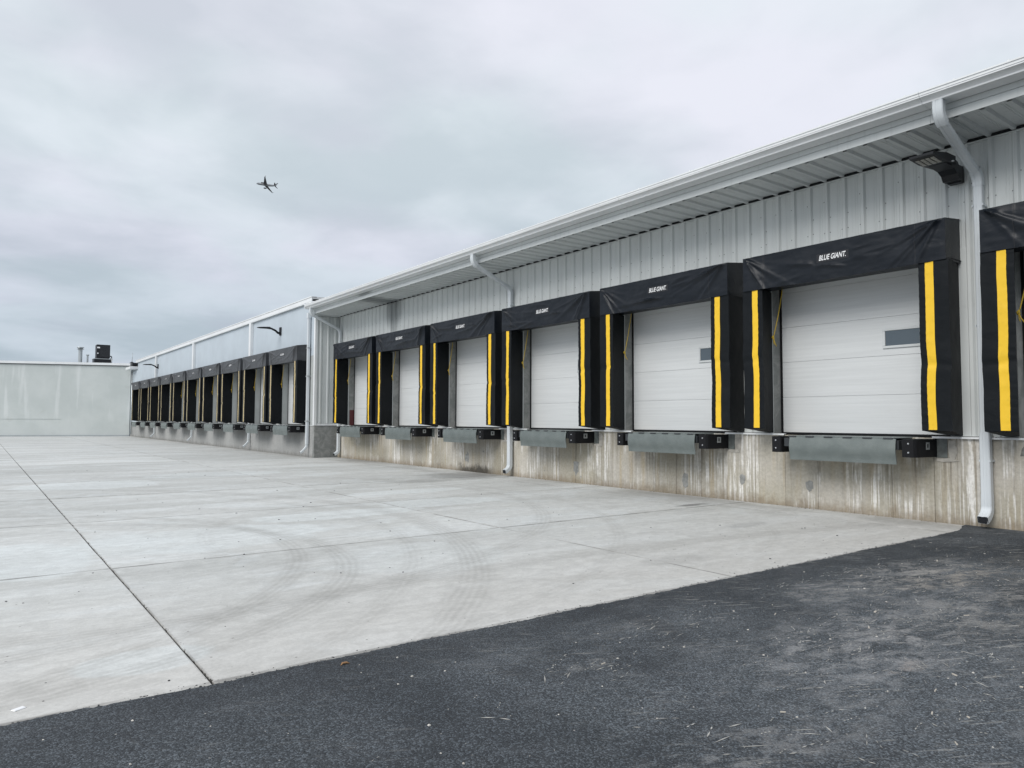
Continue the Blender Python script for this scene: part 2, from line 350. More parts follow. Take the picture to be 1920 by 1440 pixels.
def m_foundation(warm):
    def f(t):
        P = t.pos(); x, y, z = t.sep(P)
        a = t.math('ADD', y, x)
        v = t.comb(a, 0.0, z)
        big = t.noise(t.vmul(v, (.55, 1, .7), (3, 0, 1)), 1, 4, .6)
        fine = t.noise(v, 18, 5, .7)
        streak = t.noise(t.vmul(v, (4.2, 1, .35)), 1, 5, .6)
        st2 = t.noise(t.vmul(v, (17, 1, .30), (5, 0, 2)), 1, 3, .6)
        st3 = t.noise(t.vmul(v, (9, 1, .25), (2, 0, 7)), 1, 4, .6)
        if warm:
            c = t.mix(t.step(big, .35, .65), (.37, .345, .28), (.47, .445, .395))
            c = t.mix(t.math('MULTIPLY', t.step(streak, .5, .7), .7), c, (.42, .355, .25))
            c = t.mix(t.math('MULTIPLY', t.step(st3, .46, .28), .55), c, (.20, .175, .14))
        else:
            c = t.mix(t.step(big, .35, .65), (.33, .335, .33), (.41, .415, .405))
            c = t.mix(t.math('MULTIPLY', t.step(streak, .5, .7), .4), c, (.37, .365, .35))
            c = t.mix(t.math('MULTIPLY', t.step(st3, .46, .30), .35), c, (.22, .22, .215))
        # white lime drips
        fromtop = t.math('SUBTRACT', 1.35, z)
        grp = t.step(t.noise(t.vmul(v, (1.15, 1, .06), (8, 0, 3)), 1, 2, .5), .44, .54)
        brk = t.math('MULTIPLY', t.step(t.noise(t.vmul(v, (14, 1, 1.5), (1, 0, 9)), 1, 4, .7), .40, .54), t.step(t.noise(t.vmul(v, (.9, 1, 1.1), (2, 0, 5)), 1, 3, .6), .40, .56))
        dr = t.math('MULTIPLY', t.math('MULTIPLY', t.step(st2, .49, .53), grp), brk)
        c = t.mix(t.math('MULTIPLY', dr, .95 if warm else .22), c, (.78, .77, .74) if warm else (.55, .55, .54))
        thin = t.math('MULTIPLY', t.step(t.noise(t.vmul(v, (7.5, 1, .05), (4, 0, 4)), 1, 1, .5), .655, .675), .6 if warm else .2)
        c = t.mix(thin, c, (.66, .65, .62))
        # dark rusty runs under the levelers
        g2 = t.step(t.noise(t.vmul(v, (1.4, 1, .05), (1, 0, 1)), 1, 2, .5), .53, .60)
        dk = t.math('MULTIPLY', t.math('MULTIPLY', t.step(st2, .48, .40), g2), t.step(z, .25, 1.0))
        c = t.mix(t.math('MULTIPLY', dk, .6), c, (.12, .105, .085) if warm else (.17, .17, .165))
        # soil stain at the foot
        foot = t.step(t.math('ADD', z, t.math('MULTIPLY', t.noise(t.vmul(v, (5, 1, 2)), 1, 5, .7), .5)), .48, .22)
        c = t.mix(t.math('MULTIPLY', foot, .65), c, (.19, .145, .095) if warm else (.17, .165, .15))
        if warm:
            mold = t.math('MULTIPLY', t.step(t.math('ABSOLUTE', t.math('SUBTRACT', y, 18.6)), 1.3, .5), t.step(t.math('ADD', z, t.math('MULTIPLY', t.noise(t.vmul(v, (4, 1, 3)), 1, 5, .7), .8)), .72, .45))
            c = t.mix(t.math('MULTIPLY', mold, .85), c, (.045, .042, .035))
        # grey patching mortar
        pt = t.noise(t.vmul(v, (1.0, 1, 1.6), (6, 0, 6)), 1.5, 5, .55)
        c = t.mix(t.math('MULTIPLY', t.step(pt, .68, .695), .8), c, (.25, .255, .25))
        rr = t.math('ADD', .86, t.math('MULTIPLY', t.node('ShaderNodeObjectInfo').outputs['Random'], .24 if warm else .12))
        c = t.mix(1.0, c, t.comb(rr, rr, rr), 'MULTIPLY')
        pore = t.math('MULTIPLY', t.step(t.voro(v, 26, 'Distance'), .12, .05), t.step(t.sep(t.voro(v, 26, 'Color'))[0], .70, .8))
        c = t.mix(t.math('MULTIPLY', pore, .75), c, (.09, .085, .075))
        c = t.mix(.7, c, t.mix(1.0, c, t.mix(t.step(fine, .3, .7), (.80, .80, .80), (1.14, 1.14, 1.14)), 'MULTIPLY'))
        h = t.math('SUBTRACT', t.math('ADD', fine, t.math('MULTIPLY', streak, .6)), t.math('MULTIPLY', pore, 2.0))
        return {'Base Color': c, 'Roughness': .88, 'Specular IOR Level': .3, 'Normal': t.bump(h, .4, .006)}
    return f
M_found = material('stained_board_formed_concrete', m_foundation(True))
M_found2 = material('grey_poured_concrete', m_foundation(False))

def m_trowel(t):
    P = t.pos(); n = t.noise(P, 2.6, 6, .65, 1.0); f = t.noise(P, 22, 4, .7)
    c = t.mix(t.step(n, .36, .64), (.19, .20, .195), (.30, .305, .295))
    return {'Base Color': t.mix(.5, c, t.mix(1.0, c, t.mix(f, (.75, .75, .75), (1.2, 1.2, 1.2)), 'MULTIPLY')), 'Roughness': .85, 'Normal': t.bump(f, .4, .005)}
M_trowel = material('rough_trowelled_concrete', m_trowel)

def m_painted(col, grime=.5, rough=.42, streaks=True, soot=False):
    def f(t):
        P = t.pos(); x, y, z = t.sep(P); v = t.comb(x, y, z)
        big = t.noise(P, .7, 4, .6)
        c = t.mix(t.step(big, .3, .7), tuple(k * .95 for k in col), tuple(min(.9, k * 1.04) for k in col))
        if streaks:
            s1 = t.noise(t.vmul(v, (12, 12, .35)), 1, 4, .6)
            c = t.mix(t.math('MULTIPLY', t.step(s1, .52, .72), grime * .45), c, tuple(k * .55 for k in col))
        if soot:
            d = t.math('ADD', t.math('ABSOLUTE', t.math('DIVIDE', t.math('SUBTRACT', y, 24.1), .75)), t.math('MAXIMUM', 0.0, t.math('MULTIPLY', t.math('SUBTRACT', 5.5, z), 1.1)))
            d = t.math('ADD', d, t.math('MULTIPLY', t.math('SUBTRACT', t.noise(t.vmul(P, (2.5, 2.5, .8)), 1, 4, .6), .5), 1.1))
            c = t.mix(t.math('MULTIPLY', t.step(d, 1.3, .2), .72), c, (.12, .135, .14))
        b = t.noise(P, 6, 5, .7)
        c = t.mix(t.math('MULTIPLY', t.step(b, .56, .76), grime * .30), c, tuple(k * .62 for k in col))
        return {'Base Color': c, 'Roughness': rough, 'Specular IOR Level': .5, 'Normal': t.bump(t.noise(P, 3.5, 2, .5), .06, .01)}
    return f
M_wall = material('white_painted_metal_siding', m_painted((.62, .65, .645), .5, .45, True, True))
M_soffit = material('white_soffit_metal', m_painted((.60, .63, .63), .5, .45, True, True))
M_trim = material('white_trim_metal', m_painted((.76, .78, .79), .25, .38))
M_fascia = material('fascia_metal', m_painted((.58, .61, .61), .4, .45))
M_spout = material('white_downspout_metal', m_painted((.60, .64, .665), .3, .35))
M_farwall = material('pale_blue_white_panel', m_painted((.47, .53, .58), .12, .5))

def m_backwall(t):
    P = t.pos(); x, y, z = t.sep(P)
    a = t.math('SUBTRACT', t.math('MULTIPLY', x, .934), t.math('MULTIPLY', y, .357))
    v = t.comb(a, 0.0, z)
    c = t.mix(t.step(t.noise(v, .45, 5, .6), .3, .7), (.48, .52, .51), (.55, .585, .575))
    col = t.noise(t.vmul(v, (1.3, 1, .12), (2, 0, 1)), 1, 3, .6)
    c = t.mix(t.math('MULTIPLY', t.step(col, .55, .66), t.math('MULTIPLY', t.step(z, .9, 2.4), .35)), c, (.74, .76, .76))
    blk = t.node('ShaderNodeTexBrick', {'Vector': v, 'Scale': 1.0, 'Mortar Size': .012, 'Brick Width': .40, 'Row Height': .2})
    # brick coordinates use x,y so remap z into y
    vv = t.comb(a, z, 0.0); t.l.new(vv, blk.inputs['Vector'])
    c = t.mix(t.math('MULTIPLY', t.step(t.noise(v, 1.7, 5, .6, .8), .60, .72), .25), c, (.45, .46, .43))
    c = t.mix(t.math('MULTIPLY', t.step(z, 1.3, .0), .25), c, (.50, .52, .53))
    return {'Base Color': c, 'Roughness': .7, 'Normal': t.bump(blk.outputs['Fac'], -.35, .01)}
M_back = material('whitewashed_block_wall', m_backwall)

def m_door(t):
    P = t.pos(); x, y, z = t.sep(P)
    sm = t.noise(t.vmul(t.comb(0.0, y, z), (1, .5, 22)), 1, 4, .6)
    fine = t.noise(t.vmul(t.comb(0.0, y, z), (1, 3, 160)), 1, 2, .6)
    c = t.mix(t.step(sm, .3, .7), (.585, .605, .61), (.635, .655, .66))
    c = t.mix(t.math('MULTIPLY', t.step(t.noise(P, 3, 5, .7), .60, .75), .15), c, (.52, .53, .52))
    wave = t.math('POWER', t.math('ABSOLUTE', t.math('SINE', t.math('MULTIPLY', z, 2 * PI / .17))), 14.0)
    h = t.math('SUBTRACT', t.math('MULTIPLY', fine, .35), t.math('MULTIPLY', wave, .5))
    return {'Base Color': c, 'Roughness': .5, 'Normal': t.bump(h, .25, .003)}
M_door = material('white_embossed_door', m_door)

def m_fabric(col, dusty, rough=.40, spec=.5):
    def f(t):
        P = t.obj(); W = t.pos()
        n = t.noise(W, 2.2, 5, .65)
        c = t.mix(t.math('MULTIPLY', t.step(n, .42, .75), dusty), col, (.085, .09, .10))
        sc = t.noise(t.vmul(W, (4, 4, .9)), 1, 5, .7)
        c = t.mix(t.math('MULTIPLY', t.step(sc, .70, .80), dusty * .4), c, (.10, .105, .11))
        wr = t.noise(t.vmul(W, (3.5, 3.5, 5.5)), 1, 4, .55, .9)
        weave = t.noise(W, 300, 1, .5)
        nb = t.bump(weave, .12, .001)
        return {'Base Color': c, 'Roughness': t.math('ADD', rough, t.math('MULTIPLY', n, .14)), 'Specular IOR Level': spec,
                'Normal': t.bump(wr, .35, .022, nb)}
    return f
M_fab = material('black_vinyl_fabric', m_fabric((.005, .008, .013), .08, .36, .32))
M_fab_side = material('black_matte_foam_cover', m_fabric((.004, .006, .008), .05, .55, .20))
M_fab_far = material('black_vinyl_painted_sheen', m_fabric((.045, .048, .053), .45, .42))  # black vinyl whose grazing sheen is painted in as a greyer base colour

def m_yellow(col):
    def f(t):
        P = t.pos(); n = t.noise(P, 7, 5, .7)
        c = t.mix(t.math('MULTIPLY', t.step(n, .50, .78), .35), col, tuple(k * .62 for k in col))
        d = t.noise(t.vmul(P, (3, 3, 1.2)), 1, 5, .75)
        c = t.mix(t.math('MULTIPLY', t.step(d, .66, .75), .7), c, (.12, .09, .03))
        return {'Base Color': c, 'Roughness': .5, 'Normal': t.bump(t.noise(P, 22, 3, .5), .15, .006)}
    return f
M_yel = material('yellow_vinyl', m_yellow((.84, .53, .022)))
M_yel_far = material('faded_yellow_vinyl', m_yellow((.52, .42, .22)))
M_rope = simple('yellow_rope', (.60, .42, .04), .7)
M_white = simple('white_print', (.82, .83, .84), .5, var=.02)
M_patch = simple('black_logo_patch', (.010, .011, .015), .55)
M_rubber = simple('black_rubber', (.007, .0075, .009), .7, bump=.3, spec=.25)
M_steel = simple('dark_steel', (.045, .05, .055), .5, .3)
M_bolt = simple('zinc_bolt', (.75, .76, .78), .32, .85)
def m_diamond(t):
    P = t.obj(); x, y, z = t.sep(P)
    a = t.math('SINE', t.math('MULTIPLY', t.math('ADD', y, z), 2 * PI / .052))
    b = t.math('SINE', t.math('MULTIPLY', t.math('SUBTRACT', y, z), 2 * PI / .052))
    d = t.math('MAXIMUM', t.math('POWER', t.math('ABSOLUTE', a), 5.0), t.math('POWER', t.math('ABSOLUTE', b), 5.0))
    n = t.noise(t.pos(), 4, 5, .65)
    c = t.mix(t.step(n, .35, .7), (.105, .128, .124), (.15, .175, .168))
    c = t.mix(t.math('MULTIPLY', d, .35), c, (.25, .28, .275))
    c = t.mix(t.math('MULTIPLY', t.step(t.noise(t.pos(), 11, 5, .75), .62, .74), .4), c, (.10, .09, .075))
    return {'Base Color': c, 'Roughness': .42, 'Metallic': .15, 'Normal': t.bump(d, .5, .004)}
M_lip = material('grey_green_tread_plate', m_diamond)
M_plate = simple('embedded_grey_steel', (.12, .135, .13), .6, var=.3, scale=9)
M_repair2 = simple('dark_spalled_concrete', (.20, .20, .185), .95, var=.3, scale=9, bump=.6)
M_repair = simple('grey_repair_mortar', (.27, .275, .265), .9, var=.2, scale=12, bump=.4)
M_mortar = simple('pale_mortar', (.42, .40, .36), .9, var=.2, scale=9, bump=.5)
M_joint = simple('joint_filler', (.055, .052, .048), .95, var=.3, scale=5)
M_ground = simple('distant_ground', (.22, .22, .20), .95, var=.2, scale=.05)
M_black = simple('black_paint', (.009, .0105, .013), .42, spec=.35)
M_led = simple('led_lens', (.34, .33, .29), .3)
M_glass = material('dark_window_glass', lambda t: {'Base Color': (.075, .10, .12), 'Roughness': .06, 'Specular IOR Level': .8})
M_jamb = material('weathered_concrete_jamb', m_trowel)
M_jamb.name = 'weathered_concrete_jamb'
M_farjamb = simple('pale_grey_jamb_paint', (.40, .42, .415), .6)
M_frame = simple('window_frame_paint', (.56, .585, .59), .5)
M_red = simple('dark_red_paint', (.10, .022, .025), .7)
M_galv = simple('galvanised_metal', (.42, .45, .46), .38, .6)
M_roof = simple('roof_sheet', (.55, .56, .56), .45)
M_chip = simple('pale_stone_chip', (.5, .48, .44), .9, var=.3, scale=20)
M_crumb = simple('black_asphalt_crumb', (.03, .031, .034), .9)
M_leaf = simple('dry_leaf', (.30, .17, .08), .8)
M_plane = simple('aircraft_grey_paint', (.16, .18, .20), .4)
M_plane_d = simple('aircraft_dark_paint', (.05, .055, .065), .5)

# ------------------------------------------------------------------ ground setting
XW, XF = 12.36, 11.30           # wall faces of the near and the far building
g = MB().add([(-2500, -2500, -.16), (2500, -2500, -.16), (2500, 2500, -.16), (-2500, 2500, -.16)], [(0, 1, 2, 3)])
tag(build('ground', g, M_ground), kind='structure')
jb = MB().box(-14.2, XW + .3, 4.64, 84, -.15, -.014)
yard = empty('concrete_yard', (0, 4.62, 0), kind='structure')
build('joint_bed', jb, M_joint, yard)
xs = [-14.1, -9.0, -3.92, 1.20, 6.30, 11.38, 12.36]
ys = [4.62] + [8.79 + 4.13 * k for k in range(18)]
for i in range(len(xs) - 1):
    for j in range(len(ys) - 1):
        gx0 = .007 if abs(xs[i] - 1.2) < .1 else .0071
        gx1 = .007 if abs(xs[i + 1] - 1.2) < .1 else .0071
        gy = .009
        x0, x1, y0, y1 = xs[i] + gx0, xs[i + 1] - gx1, ys[j] + gy, ys[j + 1] - gy
        b = MB(); tz = random.uniform(-.002, .002); e = .006
        # slab with a small edge chamfer; long edges slightly uneven
        def ring(inset, z):
            pts = []
            nn = 10
            jit = .006 if abs(xs[i] - 1.2) < .1 or abs(xs[i + 1] - 1.2) < .1 else .0015
            for k in range(nn): pts.append((x0 + inset + (x1 - x0 - 2 * inset) * k / nn, y0 + inset, z))
            for k in range(nn): pts.append((x1 - inset + mnoise.noise((x1 * 7, (y0 + (y1 - y0) * k / nn) * 5, 1)) * jit, y0 + inset + (y1 - y0 - 2 * inset) * k / nn, z))
            for k in range(nn): pts.append((x1 - inset - (x1 - x0 - 2 * inset) * k / nn, y1 - inset, z))
            for k in range(nn): pts.append((x0 + inset + mnoise.noise((x0 * 7, (y1 - (y1 - y0) * k / nn) * 5, 2)) * jit, y1 - inset - (y1 - y0 - 2 * inset) * k / nn, z))
            return pts
        A, B_, C_ = ring(0, -.13), ring(0, tz - e), ring(e * .8, tz); n = len(A)
        b.add(A + B_ + C_, [(k, (k + 1) % n, n + (k + 1) % n, n + k) for k in range(n)] + [(n + k, n + (k + 1) % n, 2 * n + (k + 1) % n, 2 * n + k) for k in range(n)] + [tuple(range(2 * n, 3 * n))])
        build('concrete_slab', b, M_yard, yard)
# dirt built up along the main joint
b = MB()
for k in range(260):
    y = 4.7 + (random.random() ** 2.2) * 26; s_ = random.uniform(.002, .007)
    x = 1.2 + random.gauss(0, .011)
    b.add([(x - s_, y - s_, -.01), (x + s_, y - s_, -.01), (x + s_ * .6, y + s_ * 1.6, -.01), (x - s_, y + s_, -.01), (x, y, .002 + s_ * .7)], [(0, 1, 4), (1, 2, 4), (2, 3, 4), (3, 0, 4)])
tag(build('joint_dirt', b, M_joint), 'black grit lodged in the long joint of the concrete yard', 'grit', kind='stuff')

# asphalt apron with a ragged edge lapping the first slabs
def edge_y(x):
    base = 4.637 + .018 * mnoise.noise((x * 1.3, 0, 0)) * 2 + .020 * mnoise.noise((x * 9, 3, 0)) + .016 * mnoise.noise((x * 31, 5, 0))
    base += .22 * math.exp(-((x - 12.36) / .55) ** 2)
    return base
b = MB(); xl = [-30 + k * 1.0 for k in range(25)] + [-5 + .012 * k for k in range(int(17.36 / .012) + 1)] 
xl = [q for q in xl if q <= 12.36] + [12.36]
vs = []; fs = []
for q in xl:
    e_ = edge_y(q); vs += [(q, -60, .006), (q, e_ - .12, .006), (q, e_ - .03, .009), (q, e_ - .007, .008), (q, e_, -.012)]
for k in range(len(xl) - 1):
    for r in range(4): fs.append((5 * k + r, 5 * k + 5 + r, 5 * k + 6 + r, 5 * k + 1 + r))
b.add(vs, fs)
b.box(-30, 12.36, -60, 4.5, -.12, -.03)
tag(build('asphalt_apron', b, M_asph), kind='structure')

def chips(name, label, cat, mat, n, fx, fy, s0, s1, zb, flat_=.6):
    b = MB()
    for k in range(n):
        x, y = fx(), fy(); s_ = s0 + (s1 - s0) * random.random() ** 3; a = random.random() * PI
        ca, sa = math.cos(a), math.sin(a); el = random.uniform(.6, 1.4)
        base = [(-s_ * el, -s_ * .7), (s_ * el * .8, -s_), (s_ * el, s_ * .6), (-s_ * .5, s_)]
        tp = [(px * .6, py * .6) for px, py in base]
        vv = [(x + px * ca - py * sa, y + px * sa + py * ca, zb) for px, py in base] + [(x + px * ca - py * sa, y + px * sa + py * ca, zb + s_ * flat_ * random.uniform(.6, 1.2)) for px, py in tp]
        b.add(vv, [(0, 1, 5, 4), (1, 2, 6, 5), (2, 3, 7, 6), (3, 0, 4, 7), (4, 5, 6, 7)])
    return tag(build(name, b, mat), label, cat, kind='stuff')
U = random.uniform
chips('stone_chips', 'pale stone chips scattered over the dark asphalt', 'stone chips', M_chip, 420, lambda: U(.3, 11.5), lambda: U(1.0, 4.45), .002, .009, .006)
chips('asphalt_crumbs', 'black asphalt crumbs scattered over the pale concrete', 'asphalt crumbs', M_crumb, 150, lambda: U(-.5, 11), lambda: 4.7 + abs(random.gauss(0, 3.5)), .004, .013, 0.0)
chips('edge_grit', 'loose black grit along the ragged asphalt edge', 'grit', M_crumb, 1500, lambda: U(-1, 12.2), lambda: 4.625 + abs(random.gauss(0, .035)), .002, .008, 0.001)
chips('wall_foot_grit', 'brown grit gathered at the foot of the stained foundation', 'grit', simple('brown_grit', (.12, .10, .075), .95, var=.3, scale=30), 500, lambda: 12.34 - abs(random.gauss(0, .06)), lambda: U(5, 28), .003, .012, 0.0)
chips('far_debris', 'dark crumbs lying far out on the concrete yard', 'asphalt crumbs', M_crumb, 40, lambda: U(.3, 9), lambda: U(11, 26), .010, .022, 0.0, .5)
b = MB()      # pale scrape marks: thin tapered smears of dust in broken dashes
rs = random.Random(77)
for (cx, cy, rx, ry, n_, ang, sp_) in ((5.0, 2.75, .8, .45, 46, .1, .5), (6.8, 3.0, 1.5, .5, 60, .2, .8), (8.3, 3.5, 1.6, .5, 46, .15, .6), (3.3, 2.2, .7, .25, 16, -.3, .6), (4.4, 1.9, .9, .3, 18, .4, 1.0), (3.2, 3.5, .4, .15, 12, .3, .5), (4.3, 3.9, .6, .2, 16, .2, .5), (6.0, 2.1, 1.2, .3, 30, .3, 1.0), (2.4, 2.6, 1.2, .7, 10, .0, 1.5), (7.0, 4.1, 1.5, .15, 18, .2, .3)):
    for k in range(int(n_ * 1.6)):
        x0_, y0_ = cx + rs.gauss(0, rx * .55), cy + rs.gauss(0, ry * .6); a = ang + rs.gauss(0, sp_ * .6); L = .04 + .20 * rs.random() ** 2.0; wd_ = rs.uniform(.002, .006)
        if y0_ > 4.5: continue
        ca, sa = math.cos(a), math.sin(a); q_ = rs.randint(1, 3); bow = rs.uniform(-.12, .12)
        for j in range(q_):
            t0, t1 = j / q_ - .5 + .03, (j + rs.uniform(.45, .9)) / q_ - .5
            P4 = [(t0 * L, bow * L * t0 * t0 * 4), ((t0 + t1) / 2 * L, bow * L * (t0 + t1) ** 2 - wd_), (t1 * L, bow * L * t1 * t1 * 4), ((t0 + t1) / 2 * L, bow * L * (t0 + t1) ** 2 + wd_)]
            vv = [(x0_ + px * ca - py * sa, y0_ + px * sa + py * ca, .0075) for px, py in P4] + [(x0_ + px * ca - py * sa, y0_ + px * sa + py * ca, .0088) for px, py in P4]
            b.add(vv, [(0, 1, 5, 4), (1, 2, 6, 5), (2, 3, 7, 6), (3, 0, 4, 7), (4, 5, 6, 7)])
tag(build('scrape_marks', b, simple('pale_scrape_dust', (.36, .355, .335), .95, var=.3, scale=3)), 'pale scrape marks scratched across the asphalt on the right', 'scrape marks', kind='stuff')
b = MB()      # pale wood slivers on the asphalt
for (x, y, L, wd_, a) in ((4.62, 2.0, .075, .008, .2), (5.0, 2.05, .06, .012, 1.1), (4.25, 1.86, .05, .010, .3), (4.35, 1.72, .03, .01, .9), (3.95, 1.62, .05, .006, .7), (5.1, 1.72, .03, .016, 1.9), (5.6, 2.9, .07, .012, .5),
                       (6.1, 3.1, .08, .02, .2), (3.6, 2.35, .05, .007, 2.4), (6.6, 2.6, .09, .008, 2.7), (4.4, 1.25, .03, .012, .3), (4.75, 1.2, .03, .012, 1.5), (3.35, 3.5, .06, .012, .1), (5.35, 3.55, .09, .008, .4), (7.4, 3.9, .12, .012, .2), (8.9, 3.8, .12, .015, .4)):
    ca, sa = math.cos(a), math.sin(a); L *= .62; wd_ *= .8
    pts = [(-L / 2, -wd_ / 2), (L / 2, -wd_ / 4), (L / 2.2, wd_ / 2), (-L / 2.4, wd_ / 2)]
    vv = [(x + px * ca - py * sa, y + px * sa + py * ca, .006) for px, py in pts] + [(x + px * ca - py * sa, y + px * sa + py * ca, .012) for px, py in pts]
    b.add(vv, [(0, 1, 5, 4), (1, 2, 6, 5), (2, 3, 7, 6), (3, 0, 4, 7), (4, 5, 6, 7)])
tag(build('wood_slivers', b, simple('splintered_wood', (.50, .46, .40), .9)), 'pale wood splinters strewn on the asphalt', 'wood splinters', kind='stuff')
b = MB().tube([(.03, 0, 0), (.012, .012, .006), (-.018, .007, .008), (-.035, -.006, .001)], [.002, .008, .007, .002], 6)
tag(obj('dry_leaf', b.mesh('dry_leaf', M_leaf, True), loc=(1.98, 4.48, .008)), 'small curled brown leaf on the asphalt beside the concrete edge', 'leaf')
b = MB().bevbox(-.032, .032, -.018, .018, 0, .007, .003)
o = tag(obj('litter_scrap', b.mesh('litter_scrap', M_white), loc=(.235, 4.86, .001)), 'small white scrap of litter on the concrete at the left edge', 'litter'); o.rotation_euler = (0, 0, .5)

# ------------------------------------------------------------------ near warehouse
PITCH = 3.985; YC = [2.52 + PITCH * k for k in range(7)]; YC[0] = 2.52; YC = [2.52] + [6.61 + 3.985 * k for k in range(6)]
Y0, Y1 = -6.0, 29.1
OW = 1.58                      # half opening
wh = empty('warehouse', (XW, 12, 0), 'grey-white ribbed metal warehouse with deep eave over seven black dock shelters', 'building')
# core masses
edges = [Y0]
for yc in YC: edges += [yc - OW, yc + OW]
edges += [Y1]
for k in range(0, len(edges), 2): build('door_jamb', MB().box(XW + .03, XW + .60, edges[k], edges[k + 1], 1.345, 4.30), M_jamb, wh)
build('inner_wall', MB().box(XW + .03, XW + .60, Y0, Y1, 4.301, 5.98), M_wall, wh)
build('building_mass', MB().box(XW + .62, XW + 30, Y0, 44, .0, 5.9), M_wall, wh)
build('foundation_core', MB().box(XW + .05, XW + .60, Y0, Y1, -.1, 1.335), M_found, wh)
# red painted base on the last jamb
build('jamb_paint', MB().box(XW + .08, XW + .27, YC[6] + OW - .004, YC[6] + OW + .05, 1.36, 2.0), M_red, wh)
# board-formed foundation bays
y = Y0; k = 0
while y < Y1 - .01:
    wdt = .664; y2 = min(Y1, y + wdt); d = random.uniform(-.003, .003)
    b = MB()
    x0 = XW + d
    b.bevbox(x0, XW + .1, y + .002, y2 - .002, -.1, 1.34, .005)
    build('foundation_bay', b, M_found, wh)
    y = y2; k += 1
# ribbed siding profile
RP = PITCH / 12
def rib_profile(n=3, pitch=RP, h=.038, base=.105, top=.050):
    pts = []
    for k in range(n):
        a = k * pitch; c0 = a + pitch / 2
        pts += [(c0 - pitch / 2, 0), (c0 - base / 2 - .0, 0), (c0 - top / 2, h), (c0 + top / 2, h), (c0 + base / 2, 0)]
        for q in (.30, .42):
            pts += [(c0 + pitch * q - .010, 0), (c0 + pitch * q - .004, .005), (c0 + pitch * q + .004, .005), (c0 + pitch * q + .010, 0)] if c0 + pitch * q + .01 < a + pitch else []
    pts.append((n * pitch, 0))
    return pts
def siding(z0, z1, n=3):
    p = rib_profile(n)
    return MB().extrude(p, z0, z1, lambda q, t: (-q[1], q[0], t), closed=False).mesh('siding', M_wall)
me_full, me_up, = siding(1.375, 5.955), siding(4.25, 5.955)
me_full1 = siding(1.375, 5.955, 1); me_up1 = siding(4.25, 5.955, 1)
def blocked(a, b_):
    return any(a < yc + OW + .02 and b_ > yc - OW - .02 for yc in YC)
# siding laid out from the far corner so the ribs repeat with the docks
y = Y1
while y - 3 * RP > Y0:
    y -= 3 * RP
    if blocked(y, y + 3 * RP):
        if blocked(y, y + RP) and blocked(y + RP, y + 2 * RP) and blocked(y + 2 * RP, y + 3 * RP):
            o = place('wall_panel', me_up, wh, Vector((XW + .012, y, 0)) - wh.location)
        else:
            for r in range(3):
                a = y + r * RP
                place('wall_panel', me_up1 if blocked(a, a + RP) else me_full1, wh, Vector((XW + .012, a, 0)) - wh.location)
    else:
        place('wall_panel', me_full, wh, Vector((XW + .012, y, 0)) - wh.location)
# filler strips beside the openings
ends = [Y0] + [(YC[k] + YC[k + 1]) / 2 for k in range(6)] + [Y1]
for k, yc in enumerate(YC):
    for s_ in (-1, 1):
        lim = ends[k + 1] - .001 if s_ > 0 else ends[k] + .001
        c_ = min(yc + OW + .36, lim) if s_ > 0 else max(yc - OW - .36, lim)
        a, c_ = sorted((yc + s_ * (OW + .001), c_))
        build('opening_flashing', MB().box(XW - .002, XW + .028, a, c_, 1.375, 4.32), M_wall, wh)
# fasteners
b = MB(); y = Y1 - RP / 2
while y > 2.5:
    for zz, oy in ((5.62, .055), (5.05, .055), (5.05, -.055), (5.33, -.06)):
        if random.random() < .62:
            yy = y + oy; zz2 = zz + random.uniform(-.02, .02)
            b.box(XW + .002, XW + .013, yy - .0055, yy + .0055, zz2 - .0055, zz2 + .0055)
    y -= RP
o = build('siding_screws', b, M_steel, wh); o['kind'] = 'stuff'
# base flashing
seg = [Y0] + sum([[yc - 1.32, yc + 1.32] for yc in YC], []) + [Y1]
for k in range(0, len(seg), 2):
    build('base_flashing', MB().extrude([(XW + .02, 1.352), (XW - .043, 1.352), (XW - .043, 1.335), (XW - .047, 1.335), (XW - .047, 1.366), (XW + .02, 1.366)], seg[k], seg[k + 1], lambda q, t: (q[0], t, q[1])), M_trim, wh)
# soffit panels
p = rib_profile(3)
me_sof = MB().extrude(p, 11.177, XW - .0, lambda q, t: (t, q[0], 6.012 - q[1] * 1.0), closed=False).mesh('soffit', M_soffit)
y = Y1
while y - 3 * RP > Y0:
    y -= 3 * RP
    place('soffit_panel', me_sof, wh, Vector((0, y, 0)) - wh.location)
b = MB().box(XW - .055, XW - .012, Y0, Y1, 5.978, 6.005)
build('closure_strip', b, M_black, wh)
build('soffit_trim', MB().box(XW - .040, XW + .01, Y0, Y1, 5.945, 5.962), M_wall, wh)
# fascia beam, eave underside, gutter
for a in range(6):
    ya = Y1 - 6.1 * (a + 1); yb = Y1 - 6.1 * a
    if ya < Y0: ya = Y0
    b = MB().box(11.150, 11.175, ya + .002, yb - .002, 5.992, 6.112)
    build('fascia_board', b, M_fascia, wh)
    b = MB().box(11.158, 11.18, ya + .001, yb - .001, 6.122, 6.205)
    build('fascia_cap', b, M_soffit, wh)
    gp = [(11.155, 6.212), (10.915, 6.208), (10.897, 6.212), (10.897, 6.238), (10.888, 6.246), (10.878, 6.256), (10.852, 6.272), (10.826, 6.282), (10.812, 6.288), (10.812, 6.306), (10.803, 6.311), (10.803, 6.345), (10.790, 6.350), (10.790, 6.372), (10.812, 6.374), (10.812, 6.362), (10.83, 6.362), (10.83, 6.31), (10.92, 6.24), (11.155, 6.24)]
    b = MB().extrude(gp, ya + .003, yb - .003, lambda q, t: (q[0], t, q[1]), closed=True)
    build('gutter', b, M_trim, wh)
clip = MB().box(-.012, .012, -.014, .014, 0, .016).mesh('gutter_clip', M_trim)
y = Y1 - .3
